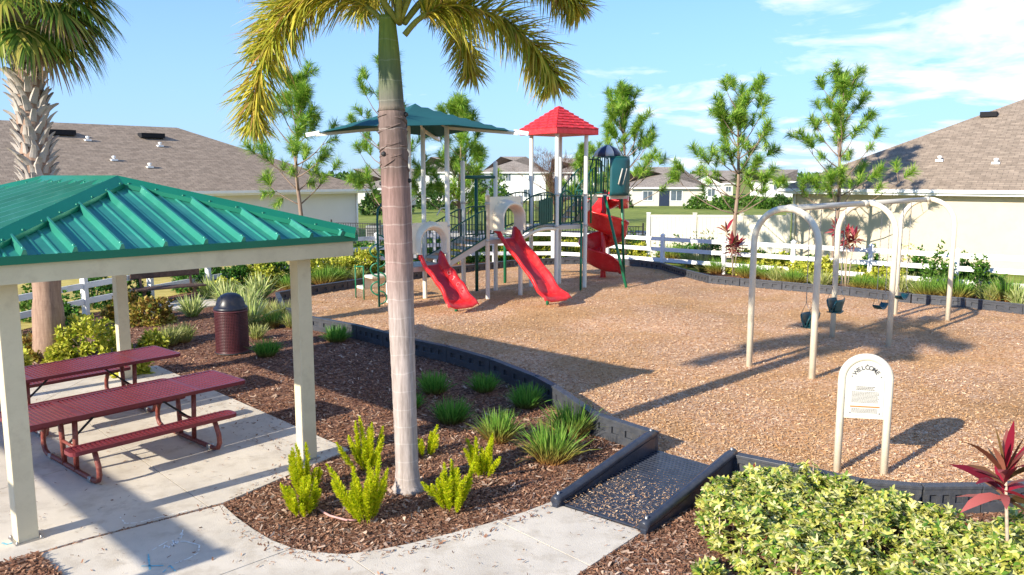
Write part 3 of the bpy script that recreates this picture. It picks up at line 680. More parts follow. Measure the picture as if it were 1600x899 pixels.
def barrier(x0, y0, z0, x1, y1, z1, h=.85, arch=0, gap=.11, name='barrier', inset=.07, mt='dkgreen'):
    a, b = Vector((x0, y0, 0)), Vector((x1, y1, 0)); d = b - a; L = d.length; n = max(3, int((L - 2 * inset) / gap)); mb = MB(); top, bot = [], []
    for i in range(n + 1):
        t = (inset + (L - 2 * inset) * i / n) / L; p = a + d * t; za = z0 + (z1 - z0) * t + arch * math.sin(math.pi * t)
        e = 1 - .12 * (2 * abs(t - .5)) ** 6
        bot.append(p + Vector((0, 0, za + .06))); top.append(p + Vector((0, 0, za + h * e)))
        mb.tube([bot[-1], top[-1]], .012, 6)
    o = part(mb, name, mt)
    fr = MB(); fr.tube(bot[:1] + top + bot[-1:], .021, 8); fr.tube(bot, .021, 8); part(fr, 'rail', mt, o); return o
# deck A walls, stairs A -> C, deck C, bridge, tower, upper stairs, top deck
barrier(0, 1.15, 1.08, 0, 0, 1.08); barrier(0.1, 1.15, 1.08, 1.1, 1.15, 1.08)
barrier(1.15, 0, 1.10, 2.45, 0, 1.68, gap=.105); barrier(1.15, 1.15, 1.10, 2.45, 1.15, 1.68, gap=.105)
st = MB()
for k in range(4): st.box((1.15 + .16 + k * .325, .575, 1.08 + .115 * (k + 1)), (.33, 1.0, .05))
so_ = part(st, 'stair_treads', 'taupe')
for yy in (.03, 1.12):
    mb = MB(); mb.bar((1.18, yy, 1.08), (2.42, yy, 1.62), .04, .17); part(mb, 'stringer', 'taupe')
barrier(2.45, 1.15, 1.66, 3.6, 1.15, 1.66)
mb = MB()
for i in range(12):
    x = 3.6 + 1.35 * (i + .5) / 12; z = 1.68 + .25 * (i + .5) / 12 + .12 * math.sin(math.pi * (i + .5) / 12); mb.box((x, .575, z), (.108, .95, .04))
part(mb, 'bridge_deck', 'taupe')
for yy in (0, 1.15):
    mb = MB(); mb.tube([(3.63 + 1.29 * t, yy, 1.6 + .25 * t + .12 * math.sin(math.pi * t)) for t in np.linspace(0, 1, 9)], .05, 8); part(mb, 'bridge_beam', 'beige')
    barrier(3.6, yy, 1.68, 4.95, yy, 1.93, h=.95, arch=.12, gap=.125, name='bridge_rail')
mb = MB()
for i in range(6): mb.box((4.32 + i * .085, -.01, 2.36 + .01 * i), (.07, .03, .74 - .03 * abs(i - 2.5)))
part(mb, 'play_panel', 'dkgreen')
barrier(4.95, 1.15, 1.95, 6.1, 1.15, 1.95); barrier(5.0, 0, 1.95, 6.05, 0, 1.95, name='arch_panel')
barrier(6.1, 0, 1.95, 6.1, .5, 1.95, h=1.0)
st = MB()
for k in range(4): st.box((6.10 + .12 + k * .24, .83, 1.95 + .17 * (k + 1)), (.25, .6, .04))
part(st, 'stair_treads', 'taupe')
for yy in (.51, 1.14):
    mb = MB(); mb.bar((6.1, yy, 1.93), (7.05, yy, 2.74), .04, .2); part(mb, 'stringer', 'taupe')
    barrier(6.12, yy, 2.0, 7.05, yy, 2.80, h=.95, gap=.13, name='stair_rail')
for xx in (5.5, 6.3):        # arched green hoops at the tower steps
    mb = MB(); mb.tube([(xx - .22, .2, 1.95)] + [(xx - .22 * math.cos(a), .2, 2.75 + .2 * math.sin(a)) for a in np.linspace(0, math.pi, 9)] + [(xx + .22, .2, 1.95)], .028, 8); part(mb, 'hoop', 'green')
barrier(7.05, 0, 2.80, 7.05, .55, 2.80, h=1.15, gap=.075, name='top_barrier', inset=.02); barrier(7.05, 1.15, 2.8, 7.95, 1.15, 2.8, h=1.1)
mb = MB(); rows = []
for i in range(13):
    t = i / 12; x = 7.06 + .92 * t; y = -.03 - .20 * math.sin(math.pi * t) + (.35 * max(0, t - .75) * 4 if t > .75 else 0)
    rows.append([(x, y, 2.78), (x, y - .02, 2.9), (x, y - .02, 3.83), (x, y, 3.93)])
mb.grid(rows); tp = part(mb, 'curved_panel', 'blugreen', solid=.04)
for dx in (.22, .40):
    mb = MB(); mb.tube([(7.06 + dx - .04, -.24, 3.12), (7.06 + dx + .10, -.265, 3.60)], .022, 8); part(mb, 'slot_trim', 'taupe', tp)
mb = MB(); mb.tube([(7.02, -.03, 3.95), (7.5, -.22, 3.95), (7.98, .05, 3.95)], .03, 8); part(mb, 'top_rail', 'dkgreen')
for k in range(10):
    a0, a1 = 2 * math.pi * k / 10, 2 * math.pi * (k + 1) / 10; mb = MB()
    prof = [(.44, 3.98), (.40, 4.10), (.28, 4.22), (.10, 4.31), (.0, 4.33)]
    mb.grid([[(7.5 + r * math.cos(a), .5 + r * math.sin(a), z) for r, z in prof] for a in np.linspace(a0, a1, 4)])
    part(mb, 'dome_segment', ('grey', 'navyp')[k % 2], solid=.012)
mb = MB()
for q in ((7.08, .06), (7.92, .06), (7.08, 1.1), (7.92, 1.1)): mb.tube([(*q, 2.8), (7.5 + (q[0] - 7.5) * .6, .5 + (q[1] - .5) * .6, 3.99)], .02, 6)
part(mb, 'dome_frame', 'dkgreen')
W2L = Matrix.Rotation(-ps.rotation_euler.z, 4, 'Z') @ Matrix.Translation(-Vector(ps.location))
def wl(x, y, z): return W2L @ Vector((x, y, z))
mb = MB(); mb.tube([wl(2.84, 24.65, 2.78), wl(3.46, 23.9, .02)], .045, 10); part(mb, 'slanted_leg', 'green')
mb = MB(); mb.tube([wl(2.02, 23.35, .02), wl(2.06, 23.75, 2.0)], .035, 10); part(mb, 'pole', 'green')
mb = MB(); mb.tube([wl(3.7, 26.2, .02), wl(3.5, 25.7, 2.78)], .045, 10); part(mb, 'slanted_leg', 'green')
mb = MB(); mb.tube([wl(-.22, 25.0, .02), wl(-.22, 25.0, 2.6)], .05, 10); part(mb, 'pole', 'green')
mb = MB(); mb.tube([(2.45, 1.15, 3.34), (3.6, 1.15, 3.34)], .05, 8); part(mb, 'overhead_beam', 'dkgreen')
mb = MB(); mb.tube([wl(-1.03, 23.2, .02), wl(-1.03, 23.2, 3.35)], .05, 8); part(mb, 'pole', 'dkgreen')
mb = MB()
for k in range(2):
    a0 = -.2 + .6 * k; mb.tube([(1.6 + .35 * k, 1.2, 2.3 + .2 * k), (1.75 + .35 * k, 1.2, 2.5 + .2 * k), (1.95 + .35 * k, 1.2, 2.5 + .2 * k)], .018, 6)
part(mb, 'handhold', 'pale')
# hoods over the slide mouths
def hood(xc, z0, wd, h, aw, ah, out_, flare=0.07):
    t = np.linspace(0, 1, 25); arch, outer, lip = [], [], []
    for k in t:
        a = math.pi * k; arch.append((xc - aw * math.cos(a), z0 + (ah - aw) + aw * math.sin(a) if True else 0))
    arch = [(xc - aw, z0)] + arch + [(xc + aw, z0)]
    n = len(arch); rect = []
    for i, (x, z) in enumerate(arch):
        dx, dz = x - xc, z - (z0 + ah * .45); s_ = min((wd / 2) / max(abs(dx), 1e-6), (h - ah * .45) / max(dz, 1e-6) if dz > 0 else 9)
        rect.append((xc + dx * s_, min(z0 + ah * .45 + dz * s_, z0 + h) if i not in (0, n - 1) else z0))
    mb = MB(); mb.grid([[(x, -.045, z) for x, z in rect], [(x, -.05, z) for x, z in arch]], sm=False)
    def arc_(y, k): return [(xc + (x - xc) * k, y, z0 - .02 + (z - z0) * k) for x, z in arch]
    o = part(mb, 'slide_hood', 'beige', solid=.03)
    mb = MB(); mb.grid([arc_(-.05, 1), arc_(-.16, 1.05), arc_(-out_ * .7, 1.07), arc_(-out_, 1.12), arc_(-out_ - .03, 1.2), arc_(-out_ + .01, 1.25), arc_(-.05, 1.38)]); part(mb, 'tunnel', 'beige', o)
hood(.575, 1.42, 1.12, .78, .33, .60, .22); hood(3.025, 1.92, 1.1, .90, .31, .62, .45)
# straight slides
def slide(xc, z0, L, zend, zs, wall=.20):
    t_ = thing_part = MB(); rows = []; n = 22
    for i in range(n + 1):
        t = i / n; y = -.02 - L * t
        if t < .12: z = z0 + .02 - .08 * t
        elif t > .8: z = zend + (t - 1) * -.12 + 0
        else: z = None
        k = min(1, max(0, (t - .08) / .76)); k = k + .10 * math.sin(2 * math.pi * k) * .35
        z = z0 + .02 - (z0 - zend) * (k ** 1.05)
        if t > .88: z -= (t - .88) * .25
        f = 1 + .35 * max(0, t - .8) / .2 ; hw = .235 * f
        wh = wall * (1 - .75 * max(0, t - .82) / .18) * (1 + .14 * math.sin(t * 19)) + (.12 * (1 - t / .12) if t < .12 else 0)
        sec = [(-hw - .13, wh * .55), (-hw - .125, wh), (-hw - .085, wh + .012), (-hw - .05, wh * .9), (-hw, .035), (-hw * .8, 0), (0, -.005)]
        sec = sec + [(-x, z_) for x, z_ in sec[:-1][::-1]]
        rows.append([(xc + x, y, z + zz) for x, zz in sec])
    end = rows[-1]; rows.append([(x, y - .10, z - .10 * 1) for (x, y, z) in end])
    mb = MB(); mb.grid(rows); o = part(mb, 'slide', 'red', solid=.018)
    bd = MB(); bd.grid([[(xc + (p[0] - xc) * .93, p[1], p[2] + .012) for p in (r[5], r[6], r[7])] for r in rows[2:19]]); part(bd, 'slide_bed', 'maroonbed', o)
    sp = MB(); ys_ = -L * zs; sp.tube([(xc + .02, ys_, 0), (xc + .02, ys_, zend + .02)], .042, 10); part(sp, 'slide_support', 'green', o)
    return o, rows
sA, rA = slide(.575, 1.08, 1.42, .28, .82, .22); sC, rC = slide(3.025, 1.66, 2.15, .30, .84, .19)
for i, ch in enumerate('OTCO'):
    r = rA[8 + i * 3]; p, q = Vector(r[9]), Vector(r[8]); o = glyphs('letter', ch, .15, .004, 'maroonbed', sA); rn = Vector(rA[10 + i * 3][9])
    ux = (rn - p).normalized(); uy = (p - q).normalized(); uz = ux.cross(uy)
    if uz.x > 0: uz = -uz; ux = uy.cross(uz)
    mw = Matrix((( ux.x, uy.x, uz.x), (ux.y, uy.y, uz.y), (ux.z, uy.z, uz.z))).to_4x4(); mw.translation = p * .5 + q * .5 + uz * .022; o.matrix_local = mw
# spiral slide
cx_, cy_ = 3.03, 26.45; rows = []
for i in range(91):
    t = i / 90; a = R(-25 + 655 * t); z = 2.62 - 2.28 * t ** .97
    sec = [(.14, .20), (.17, .16), (.20, .04), (.34, -.02), (.52, -.02), (.66, .04), (.74, .16), (.79, .58), (.815, .60), (.83, .54)]
    rows.append([wl(cx_ + r * math.cos(a), cy_ + r * math.sin(a), z + dz) for r, dz in sec])
a = R(630); tx, ty = -math.sin(a), math.cos(a); last = rows[-1]
l3 = W2L.to_3x3()
for k, (dd, dz, sc_) in enumerate(((.22, -.03, .8), (.42, -.05, .4), (.5, -.12, 0))):
    rows.append([Vector(p) + l3 @ Vector((tx * dd, ty * dd, dz - (Vector(p).z - .33) * (1 - sc_) * .7)) for p in last])
mb = MB(); mb.grid(rows); spi = part(mb, 'spiral_slide', 'red', solid=.02)
mb = MB(); c = wl(cx_, cy_, 0); mb.lathe([(.10, 0), (.085, .3), (.085, 2.9), (.05, 2.95)], tuple(c), 16); part(mb, 'centre_column', 'red', spi)
mb = MB(); mb.grid([[wl(cx_ + .80 * math.cos(R(d)), cy_ + .80 * math.sin(R(d)), z) for z in (2.35, 2.8)] for d in range(-60, 60, 10)]); part(mb, 'entry_wall', 'red', spi, solid=.02)
# tower roof with moulded tiles
X0, Y0, HW, ZE2, ZA2 = 5.525, .575, .83, 4.62, 5.42
mb = MB(); mb.box((X0, Y0, ZE2 + .03), (2 * HW, 2 * HW, .16)); tr_ = part(mb, 'tower_roof', 'redroof', bevel=.015)
mb = MB(); q = [(X0 - HW, Y0 - HW), (X0 + HW, Y0 - HW), (X0 + HW, Y0 + HW), (X0 - HW, Y0 + HW)]
mb.add([(*p, ZE2 + .11) for p in q] + [(X0, Y0, ZA2)], [(0, 1, 4), (1, 2, 4), (2, 3, 4), (3, 0, 4)]); part(mb, 'roof_pyramid', 'redroof', tr_)
tl = MB(); NR_ = 8
for s_ in range(4):
    rm = Matrix.Translation((X0, Y0, 0)) @ Matrix.Rotation(s_ * math.pi / 2, 4, 'Z')
    for k in range(NR_):
        t0, t1 = k / NR_, (k + 1) / NR_; w0 = HW * (1 - t0); w1 = HW * (1 - t1); nt_ = max(1, round(2 * w0 / .2)); z0 = ZE2 + .11 + (ZA2 - ZE2 - .11) * t0; z1 = ZE2 + .11 + (ZA2 - ZE2 - .11) * t1
        for j in range(nt_):
            a0 = -w0 + 2 * w0 * j / nt_ + .006; a1 = -w0 + 2 * w0 * (j + 1) / nt_ - .006; b0 = a0 * w1 / max(w0, .01); b1 = a1 * w1 / max(w0, .01)
            th = .022 + .012 * ((j + k) % 2)
            P = [(a0, -w0, z0), (a1, -w0, z0), (a1, -w0 - .01, z0 + th), (a0, -w0 - .01, z0 + th), (b0, -w1, z1), (b1, -w1, z1), (b1, -w1, z1 + .004), (b0, -w1, z1 + .004)]
            tl.add([rm @ Vector(p) for p in P], [(0, 1, 2, 3), (3, 2, 6, 7), (1, 5, 6, 2), (0, 3, 7, 4)])
stuff(part(tl, 'roof_tiles', 'redroof', tr_))
# shade canopy
mb = MB(); n = 17; H2 = 1.88; xc, yc = .575, .575; rows = []
def canopy_z(a, b):
    m1 = max(abs(a), abs(b)); m2 = min(abs(a), abs(b)); return 5.22 - .72 * m1 ** .9 - .0 * m2 + .10 * (m1 - m2) * m1
for i in range(n):
    a = -1 + 2 * i / (n - 1); row = []
    for j in range(n):
        b = -1 + 2 * j / (n - 1); pull = 1 - .09 * (1 - min(abs(a), abs(b)) ** 2) * max(abs(a), abs(b)) ** 6
        row.append((xc + a * H2 * pull, yc + b * H2 * pull, canopy_z(a, b)))
    rows.append(row)
mb.grid(rows, sm=False); cn = part(mb, 'shade_canopy', 'shade', solid=.008)
for sx in (-1, 1):
    for sy in (-1, 1):
        mb = MB(); mb.bar((xc + sx * H2 * .96, yc + sy * H2 * .96, 4.50), (xc + sx * H2 * 1.10, yc + sy * H2 * 1.10, 4.44), .09, .10); part(mb, 'corner_bracket', 'white', cn)
        mb = MB(); mb.bar((xc + sx * .575, yc + sy * .575, 4.60), (xc + sx * H2 * 1.0, yc + sy * H2 * 1.0, 4.44), .06, .07); mb.bar((xc + sx * .575, yc + sy * .575, 4.60), (xc, yc, 5.12), .05, .05); part(mb, 'rafter', 'tan', cn)
# transfer steps and loop climber on the left
for k, (y, z, h) in enumerate(((2.2, .34, .08), (1.98, .34, .34), (1.75, .68, .08))):
    mb = MB(); mb.box((.12, y, z if h < .1 else z + .17), (.8, .45 if h < .1 else .06, h)); part(mb, 'transfer_step', 'beige', bevel=.02)
mb = MB()
for q in ((-.3, 2.42), (-.3, 1.95)): mb.tube([(*q, 0), (*q, .95)], .02, 8)
mb.tube([(-.3, 2.42, .9), (-.3, 1.95, .95)], .02, 8); part(mb, 'step_rail', 'green')
p0 = wl(-3.42, 20.35, 0); mb = MB(); mb.tube([p0, p0 + Vector((0, 0, 2.3)), p0 + Vector((.05, .05, 2.55)), p0 + Vector((.25, .2, 2.68)), p0 + Vector((.6, .5, 2.7))], .03, 8); lc = part(mb, 'loop_climber', 'dkgreen')
sx_ = l3 @ Vector((1, 0, 0))
for k in range(7):
    z = .3 + k * .24; sg = 1 if k % 2 == 0 else -1; mb = MB()
    mb.tube([p0 + sx_ * (sg * .20 * math.sin(a)) + Vector((0, 0, z + .17 * math.cos(a))) for a in np.linspace(0, math.pi, 13)], .02, 8); part(mb, 'climber_loop', 'green', lc)

# ================================================================== SWINGS
sw = thing('swing_frame', 'cream arch swing frame with three arches and a long top beam', 'swing set')
arches = [(G(1170, 577), G(1268, 597)), (G(1300, 531), G(1388, 545)), (G(1398, 495), G(1480, 505))]
tops = []
for a, b in arches:
    c = (a + b) / 2; d = (b - a); hw = d.length / 2; d.normalize(); zs_ = 2.86 - hw
    pts = [a, a + Vector((0, 0, zs_))] + [c - d * hw * math.cos(k) + Vector((0, 0, zs_ + hw * math.sin(k))) for k in np.linspace(.15, math.pi - .15, 15)] + [b + Vector((0, 0, zs_)), b]
    mb = MB(); mb.tube(pts, .055, 14); mb.build('arch', 'tan', sw); tops.append(c + Vector((0, 0, 2.86)))
for a, b in zip(tops[:-1], tops[1:]):
    d = (b - a).normalized(); mb = MB(); mb.tube([a + d * .06, b - d * .06], .052, 12); mb.build('top_beam', 'taupe', sw)
    mb = MB(); mb.tube([a + d * .05, a + d * .28], .064, 12); mb.tube([b - d * .28, b - d * .05], .064, 12); mb.build('beam_sleeve', 'tan', sw)
def chain(mb, a, b):
    n = 40; a, b = Vector(a), Vector(b); mb.tube([a.lerp(b, i / n) for i in range(n + 1)], [.0055 if i % 2 else .011 for i in range(n + 1)], 5)
def bucket_swing(lab, P, d, zb):
    t = thing('bucket_swing', lab, 'swing', (P.x, P.y, zb), math.atan2(d.y, d.x), 'teal bucket swings hanging in the near bay'); 
    mb = MB(); n = 12
    for sg in (-1, 1):       # front and back shells
        mb.grid([[(x * (1 - .22 * (1 - v)), sg * (.13 - .04 * (1 - v)) - sg * .05 * (x / .2) ** 2 * .9, .04 + .24 * v) for x in np.linspace(-.2, .2, n)] for v in np.linspace(0, 1, 6)])
    mb.build('bucket_shell', 'blugreen', t, solid=.02)
    mb = MB(); mb.grid([[(x, y, .045 - .05 * math.cos(x / .16 * 1.4) * .6) for x in np.linspace(-.16, .16, 9)] for y in np.linspace(-.1, .1, 4)]); mb.build('bucket_seat', 'blugreen', t, solid=.02)
    mb = MB()
    for sx in (-1, 1):
        mb.tube([(sx * .19, -.09, .27), (sx * .225, -.05, .16), (sx * .16, 0, .03), (sx * .225, .05, .16), (sx * .19, .09, .27)], .016, 8)
    mb.build('leg_strap', 'blugreen', t)
    for sx in (-1, 1):
        mb = MB(); mb.tube([(sx * .17, -.1, .27), (sx * .2, 0, .50), (sx * .17, .1, .27)], .006, 5); chain(mb, (sx * .2, 0, .50), (sx * .24, 0, 2.80 - zb)); mb.build('chain', 'steel', t)
def belt_swing(lab, P, d, zb):
    t = thing('belt_swing', lab, 'swing', (P.x, P.y, zb), math.atan2(d.y, d.x), 'belt swings hanging in the far bay')
    mb = MB(); mb.grid([[(x, y, .10 * (x / .25) ** 2) for x in np.linspace(-.25, .25, 11)] for y in np.linspace(-.08, .08, 3)]); mb.build('belt_seat', 'blugreen', t, solid=.02)
    for sx in (-1, 1):
        mb = MB(); mb.tube([(sx * .25, -.07, .1), (sx * .25, 0, .34), (sx * .25, .07, .1)], .006, 5); chain(mb, (sx * .25, 0, .34), (sx * .25, 0, 2.80 - zb)); mb.build('chain', 'steel', t)
d01 = (tops[1] - tops[0]); d12 = (tops[2] - tops[1])
bucket_swing('teal bucket swing nearer the first arch, half hidden by its leg', tops[0] + d01 * .32, d01, .66)
bucket_swing('teal bucket swing hanging beside the middle arch leg', tops[0] + d01 * .63, d01, .80)
belt_swing('teal belt swing nearer the middle arch', tops[1] + d12 * .28, d12, .60)
belt_swing('dark belt swing nearer the last arch, by the far border', tops[1] + d12 * .62, d12, .66)

# ================================================================== WELCOME SIGN
a, b = G(1307, 744), G(1380, 749); c = (a + b) / 2; d = (b - a); hw = d.length / 2
sg = thing('welcome_sign', 'cream arched welcome sign on two legs by the play area edge', 'sign', (c.x, c.y, 0), math.atan2(d.y, d.x)); ZT = 1.40; zs_ = ZT - hw
pts = [(-hw, 0, 0), (-hw, 0, zs_)] + [(-hw * math.cos(k), 0, zs_ + hw * math.sin(k)) for k in np.linspace(.12, math.pi - .12, 21)] + [(hw, 0, zs_), (hw, 0, 0)]
mb = MB(); mb.tube(pts, .042, 14); mb.build('arch_frame', 'tan', sg)
def panel(r, z0, y, th):
    mb = MB(); out = [(-r, z0), (r, z0)] + [(r * math.cos(k), zs_ + r * math.sin(k)) for k in np.linspace(0, math.pi, 21)]; n = len(out)
    mb.add([(x, y - th, z) for x, z in out] + [(x, y, z) for x, z in out], [tuple(range(n)), tuple(range(2 * n - 1, n - 1, -1))] + [(i, n + i, n + (i + 1) % n, (i + 1) % n) for i in range(n)]); return mb
panel(hw - .02, .70, .01, .03).build('backing_panel', 'tan', sg); face = panel(hw - .058, .735, -.021, .006).build('sign_face', 'sign', sg)
def text(s_, x, z, size, mt, rot=0, parent=None, y=-.0285):
    o = glyphs('lettering', s_, size, .0012, mt, parent); o.location = (x, y, z); o.rotation_euler = Euler((R(90), -rot, 0), 'XYZ'); return o
for i, ch in enumerate('WELCOME'):
    k = R(90 + 54 - i * 18) ; rr = .138; text(ch, rr * math.cos(k), zs_ - .002 + rr * math.sin(k), .066, 'ink', k - R(90), face)
rg = random.Random(3)
ln = MB()
def lines(z0, n, dz, h, wmax, mt, nm, gapp=.3):
    mb = MB()
    for i in range(n):
        x = -wmax
        while x < wmax * (1 if i % 3 else .9):
            w_ = rg.uniform(.008, .022); 
            if x + w_ > wmax: break
            mb.box((x + w_ / 2, -.0278, z0 - i * dz), (w_, .0012, h)); x += w_ + .004
    mb.build(nm, mt, face)
lines(1.065, 3, .016, .009, .10, 'inkpale', 'print_lines'); lines(1.005, 9, .0145, .0062, .145, 'inkpale', 'print_lines'); lines(.812, 4, .0135, .006, .14, 'inkpale', 'print_lines')
mb = MB(); mb.box((0, -.0279, .838), (.31, .0014, .014)); mb.build('orange_rule', 'orange', face)
for x, z in ((-.152, zs_ + .035), (.152, zs_ + .035), (0, zs_ + .168), (-.155, .765), (.155, .765)):
    mb = MB(); mb.box((x, -.028, z), (.014, .008, .014)); mb.build('bolt', 'steel', face)

# ================================================================== FENCES
fe = thing('rail_fence', 'white three-rail vinyl fence curving round the planting beds', 'fence')
pts = [Vector((x, y, 0)) for x, y in FENCE]; seg = []; 
Ltot = sum((q - p).length for p, q in zip(pts[:-1], pts[1:])); np_ = round(Ltot / 2.4)
def along(s_):
    for p, q in zip(pts[:-1], pts[1:]):
        L = (q - p).length
        if s_ <= L + 1e-6: return p + (q - p) * (s_ / L)
        s_ -= L
    return pts[-1]
fp = [along(Ltot * i / np_) for i in range(np_ + 1)]
mb = MB(); mb.box((0, 0, .63), (.127, .127, 1.26)); mb.add([(x * .078, y * .078, 1.262) for x, y in ((-1, -1), (1, -1), (1, 1), (-1, 1))] + [(0, 0, 1.33)] + [(x * .078, y * .078, 1.24) for x, y in ((-1, -1), (1, -1), (1, 1), (-1, 1))], [(0, 1, 4), (1, 2, 4), (2, 3, 4), (3, 0, 4), (5, 6, 1, 0), (6, 7, 2, 1), (7, 8, 3, 2), (8, 5, 0, 3)])
P0 = mb.build('fence_post', 'fence', fe); mr = MB(); mr.box((0, 0, 0), (1, .042, .142)); R0 = None
for i, p in enumerate(fp):
    q = fp[min(i + 1, np_)]; pr = fp[max(i - 1, 0)]; rz = math.atan2(q.y - pr.y, q.x - pr.x)
    o = P0 if i == 0 else inst('fence_post', P0, fe); o.location = p; o.rotation_euler.z = rz
    if i < np_:
        for z in (1.11, .73, .34):
            c = (p + q) / 2
            if R0 is None: R0 = mr.build('fence_rail', 'fence', fe); o = R0
            else: o = inst('fence_rail', R0, fe)
            o.location = (c.x, c.y, z); o.rotation_euler.z = math.atan2(q.y - p.y, q.x - p.x); o.scale.x = (q - p).length - .05
pf = thing('privacy_fence', 'tan vinyl privacy fence joining the right house', 'fence')
pa, pb = Vector((5.65, 33.2, 0)), Vector((11.3, 32.75, 0)); k_ = 3
for i in range(k_ + 1):
    p = pa.lerp(pb, i / k_); mb = MB(); mb.box((0, 0, .93), (.13, .13, 1.86)); mb.box((0, 0, 1.88), (.16, .16, .04)); o = mb.build('fence_post', 'fence' if i == 0 else 'vinyltan', pf); o.location = p
    if i < k_:
        q = pa.lerp(pb, (i + 1) / k_); dd = (q - p).normalized(); L = (q - p).length; mb = MB(); nb = int(L / .15)
        for j in range(nb):
            c = p + dd * (L * (j + .5) / nb) + Vector((0, 0, .9)); mb.box(tuple(c), (L / nb - .008, .03 + .004 * (j % 2), 1.7), rz=math.atan2(dd.y, dd.x))
        stuff(mb.build('fence_boards', 'vinyltan', pf)); mb = MB(); mb.bar(p + Vector((0, 0, 1.76)), q + Vector((0, 0, 1.76)), .06, .1); mb.build('top_rail', 'vinyltan', pf)
mf = thing('metal_fence', 'black picket fence behind the play area and pond lawn', 'fence')
q0, q1 = Vector((-8.2, 36.4, 0)), Vector((5.5, 33.6, 0)); L = (q1 - q0).length; dd = (q1 - q0).normalized(); mb = MB(); npk = int(L / .115)
for i in range(npk): c = q0 + dd * (i * .115); mb.box((c.x, c.y, .66), (.018, .018, 1.28))
stuff(mb.build('pickets', 'metalblk', mf)); mb = MB()
for z in (.15, 1.05, 1.28): mb.bar(q0 + Vector((0, 0, z)), q1 + Vector((0, 0, z)), .03, .035)
mb.build('rails', 'metalblk', mf)
for i in range(7):
    c = q0.lerp(q1, i / 6); mb = MB(); mb.box((c.x, c.y, .72), (.06, .06, 1.44)); mb.build('fence_post', 'metalblk', mf)

# ================================================================== HOUSES
def hip_roof(mb, x0, x1, y0, y1, ze, sl, k0=1.5, k1=1.5, zr=None):
    r = (y1 - y0) / 2; zr = ze + sl * r; ym = (y0 + y1) / 2
    A_, B_, C_, D_ = (x0, y0, ze), (x1, y0, ze), (x1, y1, ze), (x0, y1, ze); E_, F_ = (x0 + k0 * r, ym, zr), (x1 - k1 * r, ym, zr)
    for f in ((A_, B_, F_, E_), (B_, C_, F_), (C_, D_, E_, F_), (D_, A_, E_)):
        mb.add(f, [tuple(range(len(f)))]); e = (Vector(f[1]) - Vector(f[0])).normalized(); n_ = e.cross(Vector(f[2]) - Vector(f[0])).normalized(); v_ = n_.cross(e)
        mb.uv += [((Vector(p) - Vector(f[0])).dot(e), (Vector(p) - Vector(f[0])).dot(v_)) for p in f]
    return zr
def near_house(label, corner, rz, x0, x1, y1, ze, sl, wm='stucco'):
    """local frame: front wall along x through the corner, y points into the house"""
    h = thing('stucco_house', label, 'house', (corner[0], corner[1], 0), rz); OH = .45; y0 = 0
    mb = MB(); mb.box(((x0 + x1) / 2, (y0 + y1) / 2, ze / 2 - .1), (x1 - x0, y1 - y0, ze)); mb.build('wall', wm, h)
    mb = MB(); hip_roof(mb, x0 - OH, x1 + OH, y0 - OH, y1 + OH, ze + .02, sl, 1, 1); ro = mb.build('roof', 'shingle', h)
    mb = MB(); z = ze - .09
    for a, b in (((x0 - OH, y0 - OH), (x1 + OH, y0 - OH)), ((x1 + OH, y0 - OH), (x1 + OH, y1 + OH)), ((x0 - OH, y1 + OH), (x0 - OH, y0 - OH))):
        mb.bar((*a, z), (*b, z), .03, .20)
    mb.bar((x0 - OH - .06, y0 - OH - .06, ze - .04), (x1 + OH + .06, y0 - OH - .06, ze - .04), .11, .12); mb.build('gutter', 'white', h)
    mb = MB(); mb.box(((x0 + x1) / 2, y0 - OH / 2, ze - .17), (x1 - x0 + 2 * OH - .06, OH - .04, .02)); mb.build('soffit', 'white', h)
    return h, ro
def roof_pt(x, y, corner, rz, ze, sl):
    """where the view ray of a photo point meets the front roof slope, in the house's own frame"""
    c, s = math.cos(PITCH), math.sin(PITCH); v = y - 449.5; dd_, dn = F_PX * c - v * s, F_PX * s + v * c; a = x - 800
    nx, ny = -math.sin(rz), math.cos(rz); C0 = corner[0] * nx + corner[1] * ny - .45
    k = (CAM_H - ze + sl * C0) / (dn + sl * (a * nx + dd_ * ny)); p = Vector((a * k - corner[0], dd_ * k - corner[1], CAM_H - dn * k))
    return Matrix.Rotation(-rz, 4, 'Z') @ p
LC, LZ, RC, RZ = (-7.95, 41.4), math.atan2(.71, .70), (11.45, 32.8), math.atan2(-.61, .79)
hl, rl = near_house('long stucco house with brown shingle roof behind the pavilion', LC, LZ, -44, 0, 12.8, 2.72, .45, 'shadestucco')
hr, rr_ = near_house('cream stucco house with brown shingle roof behind the swings', RC, RZ, 0, 40, 21, 2.88, .49)
for ro, cc, zz0, ze, sl_, L_ in ((rl, LC, LZ, 2.74, .45, ((137, 220), (178, 251), (234, 262), (250, 229))), (rr_, RC, RZ, 2.90, .49, ((1468, 252), (1556, 256)))):
    for x, y in L_:
        p = roof_pt(x, y, cc, zz0, ze, sl_); mb = MB(); mb.lathe([(.05, 0), (.05, .14), (.08, .14), (.08, .22), (0, .24)], (p.x, p.y, p.z - .03), 10); mb.box((p.x, p.y, p.z + .02), (.26, .24, .08)); mb.build('roof_vent', 'white', ro)
for x, y in ((93, 208), (234, 213)):
    p = roof_pt(x, y, LC, LZ, 2.74, .45); mb = MB(); mb.box((p.x, p.y - .2, p.z + .02), (1.1, .5, .22)); mb.build('ridge_vent', 'dark', rl)
p = roof_pt(1545, 182, RC, RZ, 2.9, .49); mb = MB(); mb.box((p.x, p.y, p.z + .08), (.6, .4, .2)); mb.build('ridge_vent', 'dark', rr_)
mb = MB(); mb.tube([(-.08, -.06, .1), (-.08, -.06, 2.6)], .05, 8); mb.build('downspout', 'white', hl)
mb = MB(); mb.tube([(.1, -.06, .1), (.1, -.06, 2.7)], .05, 8); mb.build('downspout', 'vinyltan', hr)
